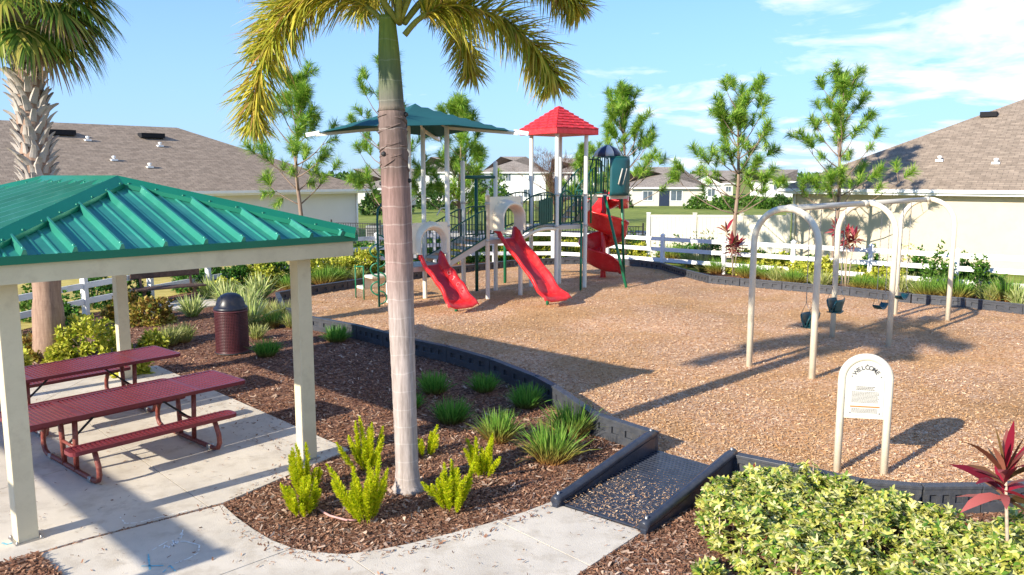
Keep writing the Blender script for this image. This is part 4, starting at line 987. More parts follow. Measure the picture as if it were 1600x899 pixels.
ac = thing('air_conditioner', 'dark air conditioner box by the left house corner', 'air conditioner', (-7.0, 40.9, 0)); mb = MB(); mb.box((0, 0, .45), (.8, .8, .9)); mb.build('case', 'acgrey', ac, bevel=.03)
mb = MB()
for k in range(9): mb.box((0, -.41, .12 + k * .08), (.7, .02, .03))
mb.build('grille', 'dark', ac); mb = MB(); mb.lathe([(.3, .9), (.3, .93), (.27, .94), (.05, .92), (0, .92)], n=20); mb.build('fan_guard', 'dark', ac)
def far_house(label, xa, xb, Y, ez, sl, wallm, wins, depth=14, door=None, k=1.2, gable=False, zb=None, name='house'):
    """xa, xb photo columns of the walls; ez eave height above its own ground"""
    x0, x1 = (xa - 800) / F_PX * Y * 1.008, (xb - 800) / F_PX * Y * 1.008; z0 = far_z(Y) if zb is None else zb; h = thing(name, label, 'house')
    h.location = ((x0 + x1) / 2, Y, z0); w_ = x1 - x0
    mb = MB(); mb.box((0, depth / 2, ez / 2), (w_, depth, ez)); mb.build('wall', wallm, h)
    mb = MB()
    if gable:
        r = w_ / 2 + .4; zt = ez + sl * r
        for f in (((-r, -.5, ez), (0, -.5, zt), (0, depth + .5, zt), (-r, depth + .5, ez)), ((0, -.5, zt), (r, -.5, ez), (r, depth + .5, ez), (0, depth + .5, zt))):
            mb.add(f, [(3, 2, 1, 0)]); mb.uv += [(f[i][1], f[i][0]) for i in (3, 2, 1, 0)]
        mg = MB(); mg.add([(-w_ / 2, 0, ez - .1), (w_ / 2, 0, ez - .1), (0, 0, ez + sl * w_ / 2)], [(0, 1, 2)]); mg.build('gable_wall', wallm, h)
    else: hip_roof(mb, -w_ / 2 - .5, w_ / 2 + .5, -.5, depth + .5, ez, sl, k, k)
    mb.build('roof', 'farroof', h)
    mb = MB(); mb.bar((-w_ / 2 - .5, -.52, ez - .12), (w_ / 2 + .5, -.52, ez - .12), .06, .24); mb.build('fascia', 'white', h)
    for (fx, z, ww, wh) in wins:
        x = -w_ / 2 + fx * w_; mb = MB()
        for sx in (-1, 1): mb.box((x + sx * (ww / 2 + .05), -.03, z), (.1, .08, wh + .2))
        for sz in (-1, 1): mb.box((x, -.03, z + sz * (wh / 2 + .05)), (ww, .08, .1))
        mb.box((x, -.03, z), (.05, .05, wh)); fr = mb.build('window', 'white', h); mb = MB(); mb.box((x, -.005, z), (ww, .03, wh)); mb.build('pane', 'glass', fr)
    if door:
        fx, ww = door; x = -w_ / 2 + fx * w_; mb = MB(); mb.box((x, -.02, 1.1), (ww, .06, 2.2)); mb.build('door', 'door', h)
    return h
W2 = [(.12, 4.3, 1.0, 1.3), (.34, 4.3, 1.0, 1.3), (.42, 4.3, 1.0, 1.3), (.78, 4.3, 1.1, 1.3), (.3, 1.4, 1.8, 1.6), (.72, 1.4, 1.4, 1.4)]
far_house('white two-storey house seen between the shade canopy posts', 644, 742, 146, 5.3, .38, 'farwhite', W2, door=(.55, 1.1))
far_house('white two-storey house seen left of the red tower', 752, 852, 150, 5.3, .40, 'farwhite', W2[1:], door=(.2, 1.1))
far_house('white two-storey house hidden mostly behind the bare tree', 868, 930, 158, 5.3, .38, 'farwhite', W2[:3])
far_house('small grey-roofed house left of the ringed palm trunk', 558, 636, 110, 2.6, .36, 'fartan', [(.3, 1.4, 1.4, 1.2), (.7, 1.4, 1.4, 1.2)])
far_house('tan single-storey house with navy door right of spiral slide', 985, 1095, 118, 2.75, .40, 'fartan', [(.62, 1.5, 1.6, 1.4), (.22, 1.5, 1.4, 1.3)], door=(.45, 1.5))
far_house('white gabled house between two pines', 1072, 1122, 150, 3.2, .52, 'farwhite', [(.3, 1.5, 1.3, 1.3), (.7, 1.5, 1.3, 1.3)], gable=True)
far_house('small far house left of the right stucco house', 1196, 1232, 175, 3.4, .35, 'farwhite', [(.3, 2.2, 1.2, 1.2), (.7, 2.2, 1.2, 1.2)])
far_house('small grey far house right of the white gabled house', 1126, 1140, 190, 2.9, .4, 'fartan', [(.5, 1.5, 1.2, 1.2)])

# ================================================================== TREES
def pine(label, X, Y, H, seed, wid=1.0, zlow=.30, lean=0.0, dens=1.0, group='young pines round the playground'):
    g = np.random.default_rng(seed); t = thing('pine_tree', label, 'pine tree', (X, Y, far_z(Y) if Y > 52 else 0), group=group)
    n = 14; tk = [Vector((lean * (z / H) ** 2 + .05 * math.sin(z * 1.7 + seed), .05 * math.cos(z * 1.3 + seed), z)) for z in np.linspace(0, H * .97, n)]
    mb = MB(); mb.tube(tk, [.085 * (1 - .82 * i / (n - 1)) + .006 for i in range(n)], 9); mb.build('trunk', M['bark'], t)
    br = MB(); tufts = []
    def tr_at(z): f = z / (H * .97) * (n - 1); i = min(int(f), n - 2); return tk[i].lerp(tk[i + 1], f - i)
    z = H * zlow
    while z < H * .93:
        fr = (z / H - zlow) / (1 - zlow); nb = g.integers(3, 6); a0 = g.uniform(0, 6.28)
        for j in range(nb):
            if g.uniform() > .88 * dens: continue
            a = a0 + 6.283 * j / nb + g.normal(0, .25); L = wid * H * (.29 * (1 - fr) ** .7 + .06) * g.uniform(.6, 1.2); el = R(18 + 38 * fr) + g.normal(0, .12)
            p = tr_at(z); path = [p]; d = Vector((math.cos(a) * math.cos(el), math.sin(a) * math.cos(el), math.sin(el)))
            for s_ in range(5):
                d = (d + Vector((0, 0, .13)) + Vector(g.normal(0, .06, 3))).normalized(); path.append(path[-1] + d * L / 5)
            br.tube(path, [.026 * (1 - .17 * i) for i in range(6)], 5); tufts.append((path[-1], d, 1.0))
            for q in (2, 3, 4):
                if L > .5 and g.uniform() < .68:
                    sd = (d + Vector(g.normal(0, .7, 3)) + Vector((0, 0, .25))).normalized(); e = path[q] + sd * L * .25; br.tube([path[q], e], [.012, .007], 4); tufts.append((e, sd, .85))
        z += H * g.uniform(.055, .085)
    tufts += [(tr_at(H * f), Vector((g.normal(0, .1), g.normal(0, .1), 1)).normalized(), 1.0) for f in (.80, .86, .92, .96)]
    br.build('branches', M['bark'], t)
    P, D, Ln = [], [], []
    for (c, d, s_) in tufts:
        nn = int(185 * s_); tt = g.uniform(-.34, .08, nn); c = np.array(c); d = np.array(d)
        rv = unit(g.normal(size=(nn, 3))); rv = unit(rv - d * (rv @ d)[:, None])
        P.append(c + d * tt[:, None]); D.append(unit(rv + d * (g.uniform(.35, 1.3, nn))[:, None])); Ln.append(g.uniform(.24, .42, nn) * s_)
    P, D, Ln = np.concatenate(P), np.concatenate(D), np.concatenate(Ln)
    V, Fq = blades(P, D, Ln, .017, .5, (1, .8, .2), rng=g); mesh_np('needles', V, Fq, M['needle'], t)
pine('sparse young pine in front of the left house, left of the shade canopy', -7.15, 27.0, 6.75, 11, .95, .36, .0, .85)
pine('young pine rising directly behind the ringed palm trunk and canopy', -4.9, 31.2, 7.9, 12, .95, .25, .1)
pine('young pine behind the right half of the teal shade canopy', -2.0, 31, 6.35, 13, .9, .28)
pine('young pine just right of the spiral slide', 4.6, 33, 6.9, 14, .95, .30, -.1)
pine('young pine behind the privacy fence, between the far houses', 8.1, 29, 6.75, 15, 1.05, .30)
pine('young pine in front of the right house roof, behind the swings', 11.75, 29, 7.1, 16, .95, .30)
pine('small far pine peeking out beside the red tower roof post', 4.15, 46, 5.2, 17, .8, .35)

# bare reddish tree beside the red tower
g = np.random.default_rng(5); bt = thing('bare_tree', 'nearly bare reddish twiggy tree behind the red tower', 'tree', (3.05, 58, -.1))
mb = MB(); mb.tube([(0, 0, 0), (.1, 0, 1.2), (0, 0, 2.4)], [.12, .09, .05], 8); mb.build('trunk', M['bark'], bt); mb = MB(); Pn, Dn = [], []
for i in range(30):
    a = g.uniform(0, 6.28); el = g.uniform(.3, 1.35); d = Vector((math.cos(a) * math.cos(el), math.sin(a) * math.cos(el), math.sin(el))); p = Vector((0, 0, g.uniform(.5, 2.4))); path = [p]
    for s_ in range(6): d = (d + Vector(g.normal(0, .14, 3)) + Vector((0, 0, .06))).normalized(); path.append(path[-1] + d * .55); Pn += [path[-1]] * 26; Dn += [tuple(np.array(d) + g.normal(0, .6, 3)) for _ in range(26)]
    mb.tube(path, [.035, .03, .024, .018, .012, .008, .005], 4)
mb.build('branches', M['twig'], bt); V, Fq = blades(np.array([tuple(p) for p in Pn]) + g.normal(0, .12, (len(Pn), 3)), np.array(Dn), g.uniform(.2, .6, len(Pn)), .02, .1, (1, .4), rng=g); mesh_np('twigs', V, Fq, M['twig'], bt)

def leafy(name, label, cat, x, y, rx, h, seed, mt, leaf=.12, n=500, per=5, group=None, z=0.0, ry=None, lw=.5):
    t = thing(name, label, cat, (x, y, z), group=group); o = shrub_mesh(seed, n, rx, ry or rx, h, leaf, lw, per, mt); o.parent = t
    mb = MB()
    for k in range(4): a = k * 1.6 + seed; mb.tube([(0, 0, 0), (rx * .4 * math.cos(a), rx * .4 * math.sin(a), h * .55)], [.018, .006], 5)
    mb.build('stems', 'stem', t); return t
# far trees among the houses
FT = ['leafy tree before the white two-storey house between canopy posts', 'small leafy tree left of the canopy post before the white house', 'leafy tree left of the second white two-storey house', 'lighter leafy tree before the second white two-storey house', 'leafy tree before the white gabled far house', 'light green tree right of the white gabled house', 'tree between the swing-side pines, leftmost', 'light green tree left of the right house eave', 'dark tree beside the small far house by the right eave', 'bush by the left house corner, left of the palm trunk', 'bush just behind the ringed palm trunk far off', 'small tree left of the tan far house']
for i, (px, Y, h, wd, m__) in enumerate(((690, 95, 3.4, 1.6, 'farleaf'), (668, 100, 2.8, 1.3, 'farleaf'), (752, 95, 3.6, 1.5, 'farleaf'), (778, 90, 3.6, 1.6, 'mshrub'), (1090, 100, 1.4, 1.5, 'mshrub'), (1130, 96, 1.5, 1.6, 'mshrub'),
    (1168, 110, 1.6, 1.8, 'mshrub'), (1196, 100, 1.3, 1.3, 'mshrub'), (1216, 120, 1.7, 1.5, 'farleaf'), (585, 75, 2.2, 1.3, 'farleaf'), (620, 80, 2.4, 1.6, 'farleaf'), (972, 105, 2.2, 1.2, 'farleaf'))):
    leafy('far_tree', FT[i], 'tree', (px - 800) / F_PX * Y, Y, wd, h, 40 + i, m__, .32, 420, 4, 'leafy trees among the far houses', far_z(Y))
stuff(mesh_np('distant_woods', *(lambda g: blades(np.stack([g.uniform(-420, 420, 9000), g.uniform(560, 640, 9000), g.uniform(-1, 4.5, 9000) ** 1], 1), g.normal(size=(9000, 3)) + np.array((0, 0, .6)), 3.4, 2.4, .3, PROF_LEAF, rng=g))(np.random.default_rng(9)), M['farleaf']))

# ---- cabbage palm on the left
sp_ = thing('cabbage_palm', 'thick cabbage palm with criss-cross leaf boots at the left', 'palm', (-8.7, 14.75, 0)); g = np.random.default_rng(21)
mb = MB(); zz_ = np.linspace(0, 6.7, 30); rr = [.31 - .07 * min(1, z / 1.2) + .012 * math.sin(z * 9) for z in zz_]; mb.tube([(.03 * min(z, 2) - .02 * max(0, z - 2), 0, z) for z in zz_], rr, 20); mb.build('trunk', 'sabalbark', sp_)
k = 0; boots = MB(); boots.tube([(.06 - .02 * (z - 2), 0, z) for z in (2.95, 3.1, 4, 5, 6.6)], [.20, .222, .222, .222, .22], 18); boots.build('booted_trunk', 'darkboot', sp_)
b0 = None
for k in range(230):
    z = 3.05 + 3.5 * k / 230; a = k * 2.39996; r0_ = .215
    if b0 is None:
        q = MB(); V = []
        for (x, zc, wd, th) in ((0, -.02, .10, .04), (.05, .10, .085, .04), (.11, .20, .07, .035), (.20, .30, .055, .02)): V += [(x - th, -wd, zc), (x - th, wd, zc), (x + th, wd * .7, zc + .02), (x + th * 1.3, 0, zc + .03), (x + th, -wd * .7, zc + .02)]
        Fq = []
        for i in range(3): Fq += [(i * 5 + j, i * 5 + (j + 1) % 5, (i + 1) * 5 + (j + 1) % 5, (i + 1) * 5 + j) for j in range(5)]
        q.add(V, Fq + [(0, 4, 3, 2, 1), (15, 16, 17, 18, 19)]); b0 = q.build('leaf_boot', 'boot', sp_); o = b0
    else: o = inst('leaf_boot', b0, sp_)
    o.location = (.06 - .02 * (z - 2) + r0_ * math.cos(a), r0_ * math.sin(a), z); o.rotation_euler = (g.normal(0, .25), g.normal(0.05, .15), a); s_ = g.uniform(.55, .85); o.scale = (s_, s_, s_)
def fan_frond(parent, base, a, el, Lp, Lf, seed, mt):
    g = np.random.default_rng(seed); d = Vector((math.cos(a) * math.cos(el), math.sin(a) * math.cos(el), math.sin(el))); path = [Vector(base)]
    for i in range(6): d = (d + Vector((0, 0, -.10))).normalized(); path.append(path[-1] + d * Lp / 6)
    mb = MB(); mb.tube(path, [.028, .024, .02, .018, .015, .012, .01], 6); fr = mb.build('frond', 'petiole', parent)
    n = 46; c = np.array(path[-1]); d = np.array(d); sd = np.cross(d, (0, 0, 1)); sd /= np.linalg.norm(sd); up = np.cross(sd, d)
    th = np.linspace(-1.75, 1.75, n) + g.normal(0, .03, n); D = np.cos(th)[:, None] * d + np.sin(th)[:, None] * sd + (.28 * np.abs(np.sin(th)) - .1)[:, None] * up
    P = np.repeat(c[None], n, 0) + d * .12 * np.linspace(0, 1, n)[:, None] * 0
    V, Fq = blades(P, D, Lf * g.uniform(.85, 1.08, n) * (1 - .22 * np.abs(th) / 1.75), .062, g.uniform(.9, 1.7, n), (.2, .9, 1, .7, .35, .05), side=unit(np.cross(D, np.repeat(up[None], n, 0)) + g.normal(0, .2, (n, 3))), rng=g)
    mesh_np('segments', V, Fq, M[mt], fr)
cr = Vector((-.02, 0, 6.62))
for i in range(30):
    a = i * 2.39996; f = i / 29; el = R(72 - 82 * f ** .8)
    fan_frond(sp_, cr + Vector((0, 0, .25 - .3 * f)), a, el, g.uniform(.75, 1.05), g.uniform(.85, 1.1), 100 + i, 'fan' if i < 26 else 'dry')
for i, (a, el) in enumerate(((-.25, -.15), (.3, -.3), (-.9, -.35), (2.9, -.3), (3.6, -.1), (-1.5, -.4), (-.5, -.6), (.05, .25), (-.45, .1), (.5, .05), (-.1, -.5), (.2, .5))): fan_frond(sp_, cr + Vector((0, 0, -.1)), a, el, 1.0, 1.05, 150 + i, 'fan' if i != 6 else 'dry')

# ---- ringed foxtail palm in front
fx = thing('foxtail_palm', 'tall ringed grey-pink palm with golden drooping fronds in the front bed', 'palm', G(635, 768) + Vector((.01, .05, 0))); g = np.random.default_rng(31)
zs_l = [0, .03, .09, .25, .8, 1.4, 2.0, 2.5, 3.0, 3.35, 3.42, 3.6, 4.0, 4.1]; rs_l = [.20, .165, .14, .125, .125, .13, .137, .145, .15, .147, .142, .145, .140, .135]
ax = lambda z: Vector((-.018 * z - .012 * max(0, z - 2.5), 0, z))
mb = MB(); Z = np.linspace(0, 4.08, 90); mb.tube([ax(z) for z in Z], [float(np.interp(z, zs_l, rs_l)) + (.004 * math.sin(z * 46) if 3.4 < z < 4.1 else .0015 * math.sin(z * 45)) for z in Z], 28); mb.build('trunk', 'foxbark', fx)
mb = MB(); Z = np.linspace(4.06, 5.0, 24); mb.tube([ax(z) for z in Z], [float(np.interp(z, [4.06, 4.1, 4.3, 4.7, 4.95, 5.0], [.142, .13, .122, .105, .085, .08])) for z in Z], 24); mb.build('crownshaft', 'crownshaft', fx)
for i in range(34):          # torn sheath scars, ridges round the rough section
    z = 3.45 + .6 * g.uniform(); a0 = g.uniform(0, 6.28); sl_ = g.uniform(-.10, .10); rr_2 = .146; ll = g.uniform(.6, 1.6)
    mb = MB(); mb.tube([ax(z + sl_ * t) + Vector((rr_2 * math.cos(a0 + ll * t), rr_2 * math.sin(a0 + ll * t), 0)) for t in np.linspace(0, 1, 7)], [.002, .007, .009, .009, .008, .006, .002], 5); mb.build('sheath_scar', 'foxbark', fx)
for z, a in ((4.02, -.2), (3.35, -.15), (3.32, 3.0), (3.62, -2.2)): mb = MB(); mb.lathe([(0, .03), (.025, .015), (.03, -.01), (0, -.03)], tuple(ax(z) + Vector((.145 * math.cos(a), .145 * math.sin(a), 0))), 8); mb.build('bud_knob', 'black', fx)
def fox_frond(pts, rad=.40, seed=0, dens=1.0, mt='frond'):
    g = np.random.default_rng(seed); pts = [Vector(p) for p in pts]
    # smooth path
    P = []
    for i in range(len(pts) - 1):
        a, b, c, d = pts[max(i - 1, 0)], pts[i], pts[i + 1], pts[min(i + 2, len(pts) - 1)]
        for t in np.linspace(0, 1, 8, endpoint=False):
            P.append(.5 * ((2 * b) + (c - a) * t + (2 * a - 5 * b + 4 * c - d) * t * t + (3 * b - a - 3 * c + d) * t ** 3))
    P.append(pts[-1]); n = len(P); mb = MB(); mb.tube(P, [.030 * (1 - .85 * i / (n - 1)) + .003 for i in range(n)], 7); fr = mb.build('frond', 'petiole', fx)
    A_ = np.array([tuple(p) for p in P]); T = unit(np.gradient(A_, axis=0)); m = int(950 * dens); s_ = g.uniform(.16, 1, m) ** .9; f = s_ * (n - 1); i = np.minimum(f.astype(int), n - 2); fr_ = (f - i)[:, None]
    B = A_[i] * (1 - fr_) + A_[i + 1] * fr_; t_ = T[i]; rv = g.normal(size=(m, 3)); rv[:, 2] *= .8; rv = unit(rv); rv = unit(rv - t_ * (rv * t_).sum(1)[:, None])
    D = unit(rv + t_ * g.uniform(.25, .75, m)[:, None] + np.array((0, 0, -.12))); env = np.minimum(1, (s_ - .08) / .2) * (1 - .35 * np.maximum(0, s_ - .8) / .2)
    V, Fq = blades(B, D, rad * 1.2 * g.uniform(.65, 1.25, m) * env, .021, g.uniform(.15, 1.25, m), (.5, 1, .8, .5, .05), rng=g); mesh_np('leaflets', V, Fq, M[mt], fr)
Hh = 4.93
fox_frond([(-.07, 0, Hh - .12), (-.25, .0, Hh + .10), (-.62, .02, Hh + .30), (-1.0, .04, Hh + .22), (-1.32, .05, Hh - .18), (-1.50, .05, Hh - .70), (-1.52, .05, Hh - 1.02)], .36, 1, 1.2)
fox_frond([(-.07, .02, Hh - .05), (-.3, .15, Hh + .42), (-.8, .2, Hh + .55), (-1.25, .25, Hh + .25), (-1.55, .28, Hh - .25)], .34, 11)
fox_frond([(.05, 0, Hh - .12), (.22, 0, Hh + .05), (.5, .02, Hh + .16), (.95, .03, Hh + .08), (1.28, .04, Hh - .14), (1.50, .04, Hh - .42), (1.57, .04, Hh - .60)], .34, 2, 1.2)
fox_frond([(.05, .02, Hh), (.25, .3, Hh + .30), (.50, .75, Hh + .25), (.62, 1.1, Hh - .10), (.68, 1.25, Hh - .36)], .30, 3, .8)
fox_frond([(.05, 0, Hh), (.5, .2, Hh + .5), (1.1, .3, Hh + .65), (1.6, .35, Hh + .45), (1.85, .36, Hh + .22)], .32, 4)
fox_frond([(0, .04, Hh), (-.2, .6, Hh + .6), (-.5, 1.2, Hh + .7), (-.7, 1.6, Hh + .45)], .34, 5)
fox_frond([(0, -.04, Hh), (.1, -.6, Hh + .6), (.15, -1.2, Hh + .55), (.2, -1.6, Hh + .25)], .36, 6)
fox_frond([(0, -.04, Hh), (-.5, -.5, Hh + .6), (-1.0, -.9, Hh + .6), (-1.3, -1.2, Hh + .3)], .36, 7)
fox_frond([(0, -.02, Hh), (.5, -.5, Hh + .7), (1.1, -.8, Hh + .7), (1.5, -1.0, Hh + .4)], .36, 8)
fox_frond([(0, 0, Hh), (.03, .02, Hh + .7), (.15, .1, Hh + 1.4), (.5, .2, Hh + 1.9)], .34, 9)
fox_frond([(0, 0, Hh), (.2, .5, Hh + .8), (.6, 1.1, Hh + 1.1), (1.1, 1.6, Hh + .8)], .34, 10)

# ================================================================== PLANTS
# foxtail ferns
def fern(label, P, n, h, seed):
    g = np.random.default_rng(seed); t = thing('foxtail_fern', label, 'fern', (P.x, P.y, 0), group='lime foxtail ferns round the front palm')
    BP, BD, BL = [], [], []; st = MB()
    for i in range(n):
        a = i * 2.4 + g.normal(0, .4); tilt = g.uniform(.2, 1.0) * (.25 + .75 * i / n); L = h * g.uniform(.5, 1.15); d = Vector((math.cos(a) * math.sin(tilt), math.sin(a) * math.sin(tilt), math.cos(tilt))); rb = g.uniform(.02, .11); p = Vector((rb * math.cos(a), rb * math.sin(a), 0)); path = [p]
        for s_ in range(9): d = (d + Vector((0, 0, .035)) + Vector(g.normal(0, .04, 3))).normalized(); path.append(path[-1] + d * L / 9)
        st.tube(path, .004, 4); m = int(520 * L / .5); s_ = g.uniform(.1, 1, m); f = s_ * 9; k = np.minimum(f.astype(int), 8); A_ = np.array([tuple(q) for q in path]); fr_ = (f - k)[:, None]
        b = A_[k] * (1 - fr_) + A_[k + 1] * fr_; tt = unit(A_[k + 1] - A_[k]); rv = unit(g.normal(size=(m, 3))); rv = unit(rv - tt * (rv * tt).sum(1)[:, None])
        BP.append(b); BD.append(unit(rv + tt * .9)); BL.append(.050 * g.uniform(.6, 1.2, m) * np.sin(np.pi * np.clip(s_, .12, .97)) ** .45)
    V, Fq = blades(np.concatenate(BP), np.concatenate(BD), np.concatenate(BL), .009, .1, (1, .6), rng=g); mesh_np('plumes', V, Fq, M['fern'], t); st.build('stalks', 'fern', t)
fern('lime foxtail fern nearest the pavilion column, rear of a stacked pair', G(474, 772), 15, .50, 1)
fern('lime foxtail fern in front of the column, low front one of the stacked pair', G(470, 803), 18, .34, 2)
fern('lime foxtail fern left of the palm trunk at the concrete corner', G(572, 735), 15, .55, 3)
fern('wide lime foxtail fern at the front left of the palm trunk', G(572, 815), 18, .58, 4)
fern('wide lime foxtail fern at the front right of the palm trunk', G(708, 795), 20, .46, 5)
fern('lime foxtail fern right of the palm trunk, beside the grass clumps', G(752, 744), 16, .46, 6)
fern('smallest lime foxtail fern, just behind the palm trunk', G(663, 712), 9, .32, 7)
pp = thing('irrigation_pipe', 'short pinkish irrigation pipe lying on the mulch between ferns', 'pipe'); mb = MB(); mb.tube([G(497, 800) + Vector((0, 0, .03)), G(515, 811) + Vector((0, 0, .035)), G(540, 817) + Vector((0, 0, .03)), G(560, 816) + Vector((0, 0, .02))], .011, 8); mb.build('tube', 'pipe', pp)

GRP = {}
def copies(kind, seeds, **k):
    GRP[kind] = [grass_mesh(s_, **k) for s_ in seeds]
    for o in GRP[kind]: COL.objects.unlink(o)
copies('grass_a', (1, 2, 3), n=420, h=.36, r=.13, spread=1.0, wd=.011, mt='grass_a', droop=.8)
copies('grass_b', (4, 5), n=420, h=.30, r=.14, spread=1.0, wd=.011, mt='grass_b', droop=.7)
copies('grass_y', (6, 7, 8), n=240, h=.42, r=.13, spread=.95, wd=.018, mt='grass_y', droop=.9)
copies('strap', (9, 10), n=150, h=.55, r=.12, spread=.95, wd=.035, mt='strap', droop=1.0)
def clump(kind, P, sc, label, rz, group=None, name=None):
    src = GRP[kind][int(rz * 7) % len(GRP[kind])]; o = src.copy(); COL.objects.link(o); o.name = name or ('strap_leaf_plant' if kind == 'strap' else 'grass_clump')
    o.location = (P.x, P.y, 0); o.scale = (sc, sc, sc * (1.0)); o.rotation_euler.z = rz; return tag(o, label, 'plant' if kind == 'strap' else 'grass clump', group)
for i, (kd, x, y, s_, lab) in enumerate((
    ('grass_b', 526, 534, 1.15, 'dark green grass clump tucked against the border left of the palm trunk'), ('grass_b', 416, 557, 1.1, 'low dark green grass clump right of the trash can'),
    ('grass_b', 678, 614, 1.12, 'green grass clump shaded by the roof, nearest the palm trunk on its right'), ('grass_b', 757, 612, 1.0, 'shaded green grass clump in the middle of the rear row'),
    ('grass_b', 822, 636, 1.15, 'big shaded green grass clump beside the border timbers'), ('grass_b', 705, 660, 1.12, 'dense green grass clump at the edge of the roof shadow'), ('grass_b', 640, 640, .85, 'small grass clump half hidden behind the palm trunk'),
    ('grass_a', 778, 690, 1.12, 'sunlit grass clump with straw base behind the lime fern'), ('grass_a', 862, 722, 1.32, 'large straw-based grass clump nearest the ramp rail'), ('grass_a', 893, 682, 1.25, 'tall bright grass clump against the border timbers near the ramp'),
    ('grass_y', 287, 535, 1.0, 'yellow-green grass clump left of the trash can'), ('grass_a', 425, 512, 1.05, 'bright grass clump behind the trash can near the border'), ('grass_y', 455, 512, .95, 'yellow grass clump beside the border bend'),
    ('grass_y', 402, 530, .8, 'small straw-coloured grass clump right behind the trash can'))):
    clump(kd, G(x, y), s_, lab, 1.3 * i + .2, 'grass clumps in the mulch bed')

# large variegated hedge in the right foreground
hg = thing('variegated_hedge', 'large yellow and green variegated hedge in the right foreground', 'hedge', group=None)
g = np.random.default_rng(77); hp = [tuple(G(x, y).xy) for x, y in ((1092, 835), (1090, 800), (1180, 772), (1330, 800), (1480, 852), (1640, 862), (1700, 940), (1650, 1100), (1250, 1100), (1180, 985), (1160, 905), (1112, 862))]
xy = g.uniform((1.2, 4.0), (6.5, 9.2), (60000, 2)); xy = xy[in_poly(xy, hp)][:6600]
def edge_d(P):
    d = np.full(len(P), 9.0)
    for i in range(len(hp)):
        a = np.array(hp[i]); b = np.array(hp[(i + 1) % len(hp)]); t = np.clip(((P - a) @ (b - a)) / ((b - a) @ (b - a)), 0, 1); d = np.minimum(d, np.linalg.norm(P - a - t[:, None] * (b - a), axis=1))
    return d
ed = edge_d(xy); gap = np.sin(xy[:, 0] * 7.3 + 2 * np.sin(xy[:, 1] * 3.1)) * np.sin(xy[:, 1] * 8.1 + 1.5 * np.sin(xy[:, 0] * 4.3)) + g.normal(0, .12, len(xy)); kp = gap > -.62; xy = xy[kp]; ed = ed[kp]
hh = .40 * np.minimum(1, ed / .13) ** .5 + .06 * np.sin(xy[:, 0] * 4.1 + 1) * np.cos(xy[:, 1] * 4.7) + .07 * np.sin(xy[:, 0] * 11) * np.sin(xy[:, 1] * 9)
zc = np.maximum(.05, hh * np.where(ed < .16, g.uniform(.1, 1, len(xy)), g.uniform(.55, 1.05, len(xy)) ** .7) + g.normal(0, .02, len(xy)))
per = 7; C = np.concatenate([xy, zc[:, None]], 1); P = np.repeat(C, per, 0); a = np.tile(np.arange(per) * 6.283 / per, len(C)) + np.repeat(g.uniform(0, 6.28, len(C)), per)
ax_ = unit(np.concatenate([g.normal(0, .45, (len(C), 2)), np.ones((len(C), 1))], 1)); ax_ = np.repeat(ax_, per, 0); e1 = unit(np.cross(ax_, (1, 0, 0))); e2 = np.cross(ax_, e1)
D = unit(e1 * np.cos(a)[:, None] + e2 * np.sin(a)[:, None] + ax_ * g.uniform(-.05, .7, len(P))[:, None]); sd = unit(np.cross(D, ax_) + g.normal(0, .25, (len(P), 3)))
V, Fq = blades(P, D, g.uniform(.040, .080, len(P)), g.uniform(.019, .031, len(P)), g.uniform(.3, 1.1, len(P)), (.25, 1, .9, .1), side=sd, rng=g); mesh_np('foliage', V, Fq, M['schef'], hg)
mb = MB()
for i in range(140):
    q = C[i * 30]; mb.tube([(q[0], q[1], 0), (q[0] + g.normal(0, .03), q[1] + g.normal(0, .03), q[2])], .006, 4)
stuff(mb.build('stems', 'stem', hg))
leafy('variegated_shrub', 'small variegated seedling at the bottom edge left of the hedge', 'shrub', G(1108, 905).x, G(1108, 905).y, .13, .12, 3, 'schef', .07, 60)

tw = np.random.default_rng(5); q = C[tw.integers(0, len(C), 160)] + np.array((0, 0, .01)); V, Fq = blades(q, tw.normal(size=(160, 3)), tw.uniform(.03, .07, 160), .022, .6, PROF_LEAF, rng=tw); mesh_np('dead_leaves', V, Fq, M['tibrown'], hg)['kind'] = 'stuff'
# crimson ti plants
def ti(label, P, stems, h, seed, leaf=.42, nl=16, brown=False, top=.55):
    g = np.random.default_rng(seed); t = thing('crimson_plant', label, 'plant', (P.x, P.y, 0)); BP, BD, BL = [], [], []
    for k in range(stems):
        a = g.uniform(0, 6.28); e = Vector((math.cos(a) * .16 * g.uniform(.3, 1) * stems ** .5, math.sin(a) * .16 * stems ** .5 * g.uniform(.3, 1), h * g.uniform(.72, 1.0))); mb = MB(); mb.tube([(e.x * .2, e.y * .2, 0), (e.x * .6, e.y * .5, e.z * .5), tuple(e)], [.017, .014, .011], 7); mb.build('stem', 'stem', t)
        for j in range(nl):
            f = j / nl; aa = j * 2.4 + k; el = 1.45 - 1.35 * (1 - f) + g.normal(0, .15); BP.append((e.x, e.y, e.z - .28 * top * (1 - f))); BD.append((math.cos(aa) * math.cos(el), math.sin(aa) * math.cos(el), math.sin(el))); BL.append(leaf * g.uniform(.7, 1.1))
    BL = np.array(BL); V, Fq = blades(np.array(BP), np.array(BD), BL, BL * .21, g.uniform(.4, 1.4, len(BL)), (.2, .75, 1, .75, .05), rng=g); mesh_np('leaves', V, Fq, M['ti'], t)
    if brown:
        m = 26; V, Fq = blades(np.array([BP[i] for i in g.integers(0, len(BP), m)]) - np.array((0, 0, .12)), g.normal(size=(m, 3)) * np.array((1, 1, .3)) - np.array((0, 0, .4)), .3, .035, 1.2, (.3, 1, .6, .05), rng=g); mesh_np('withered_leaves', V, Fq, M['tibrown'], t)
ti('crimson-leaved plant at the right foreground edge above the hedge', G(1582, 935), 1, 1.12, 1, .40, 30, top=1.0)
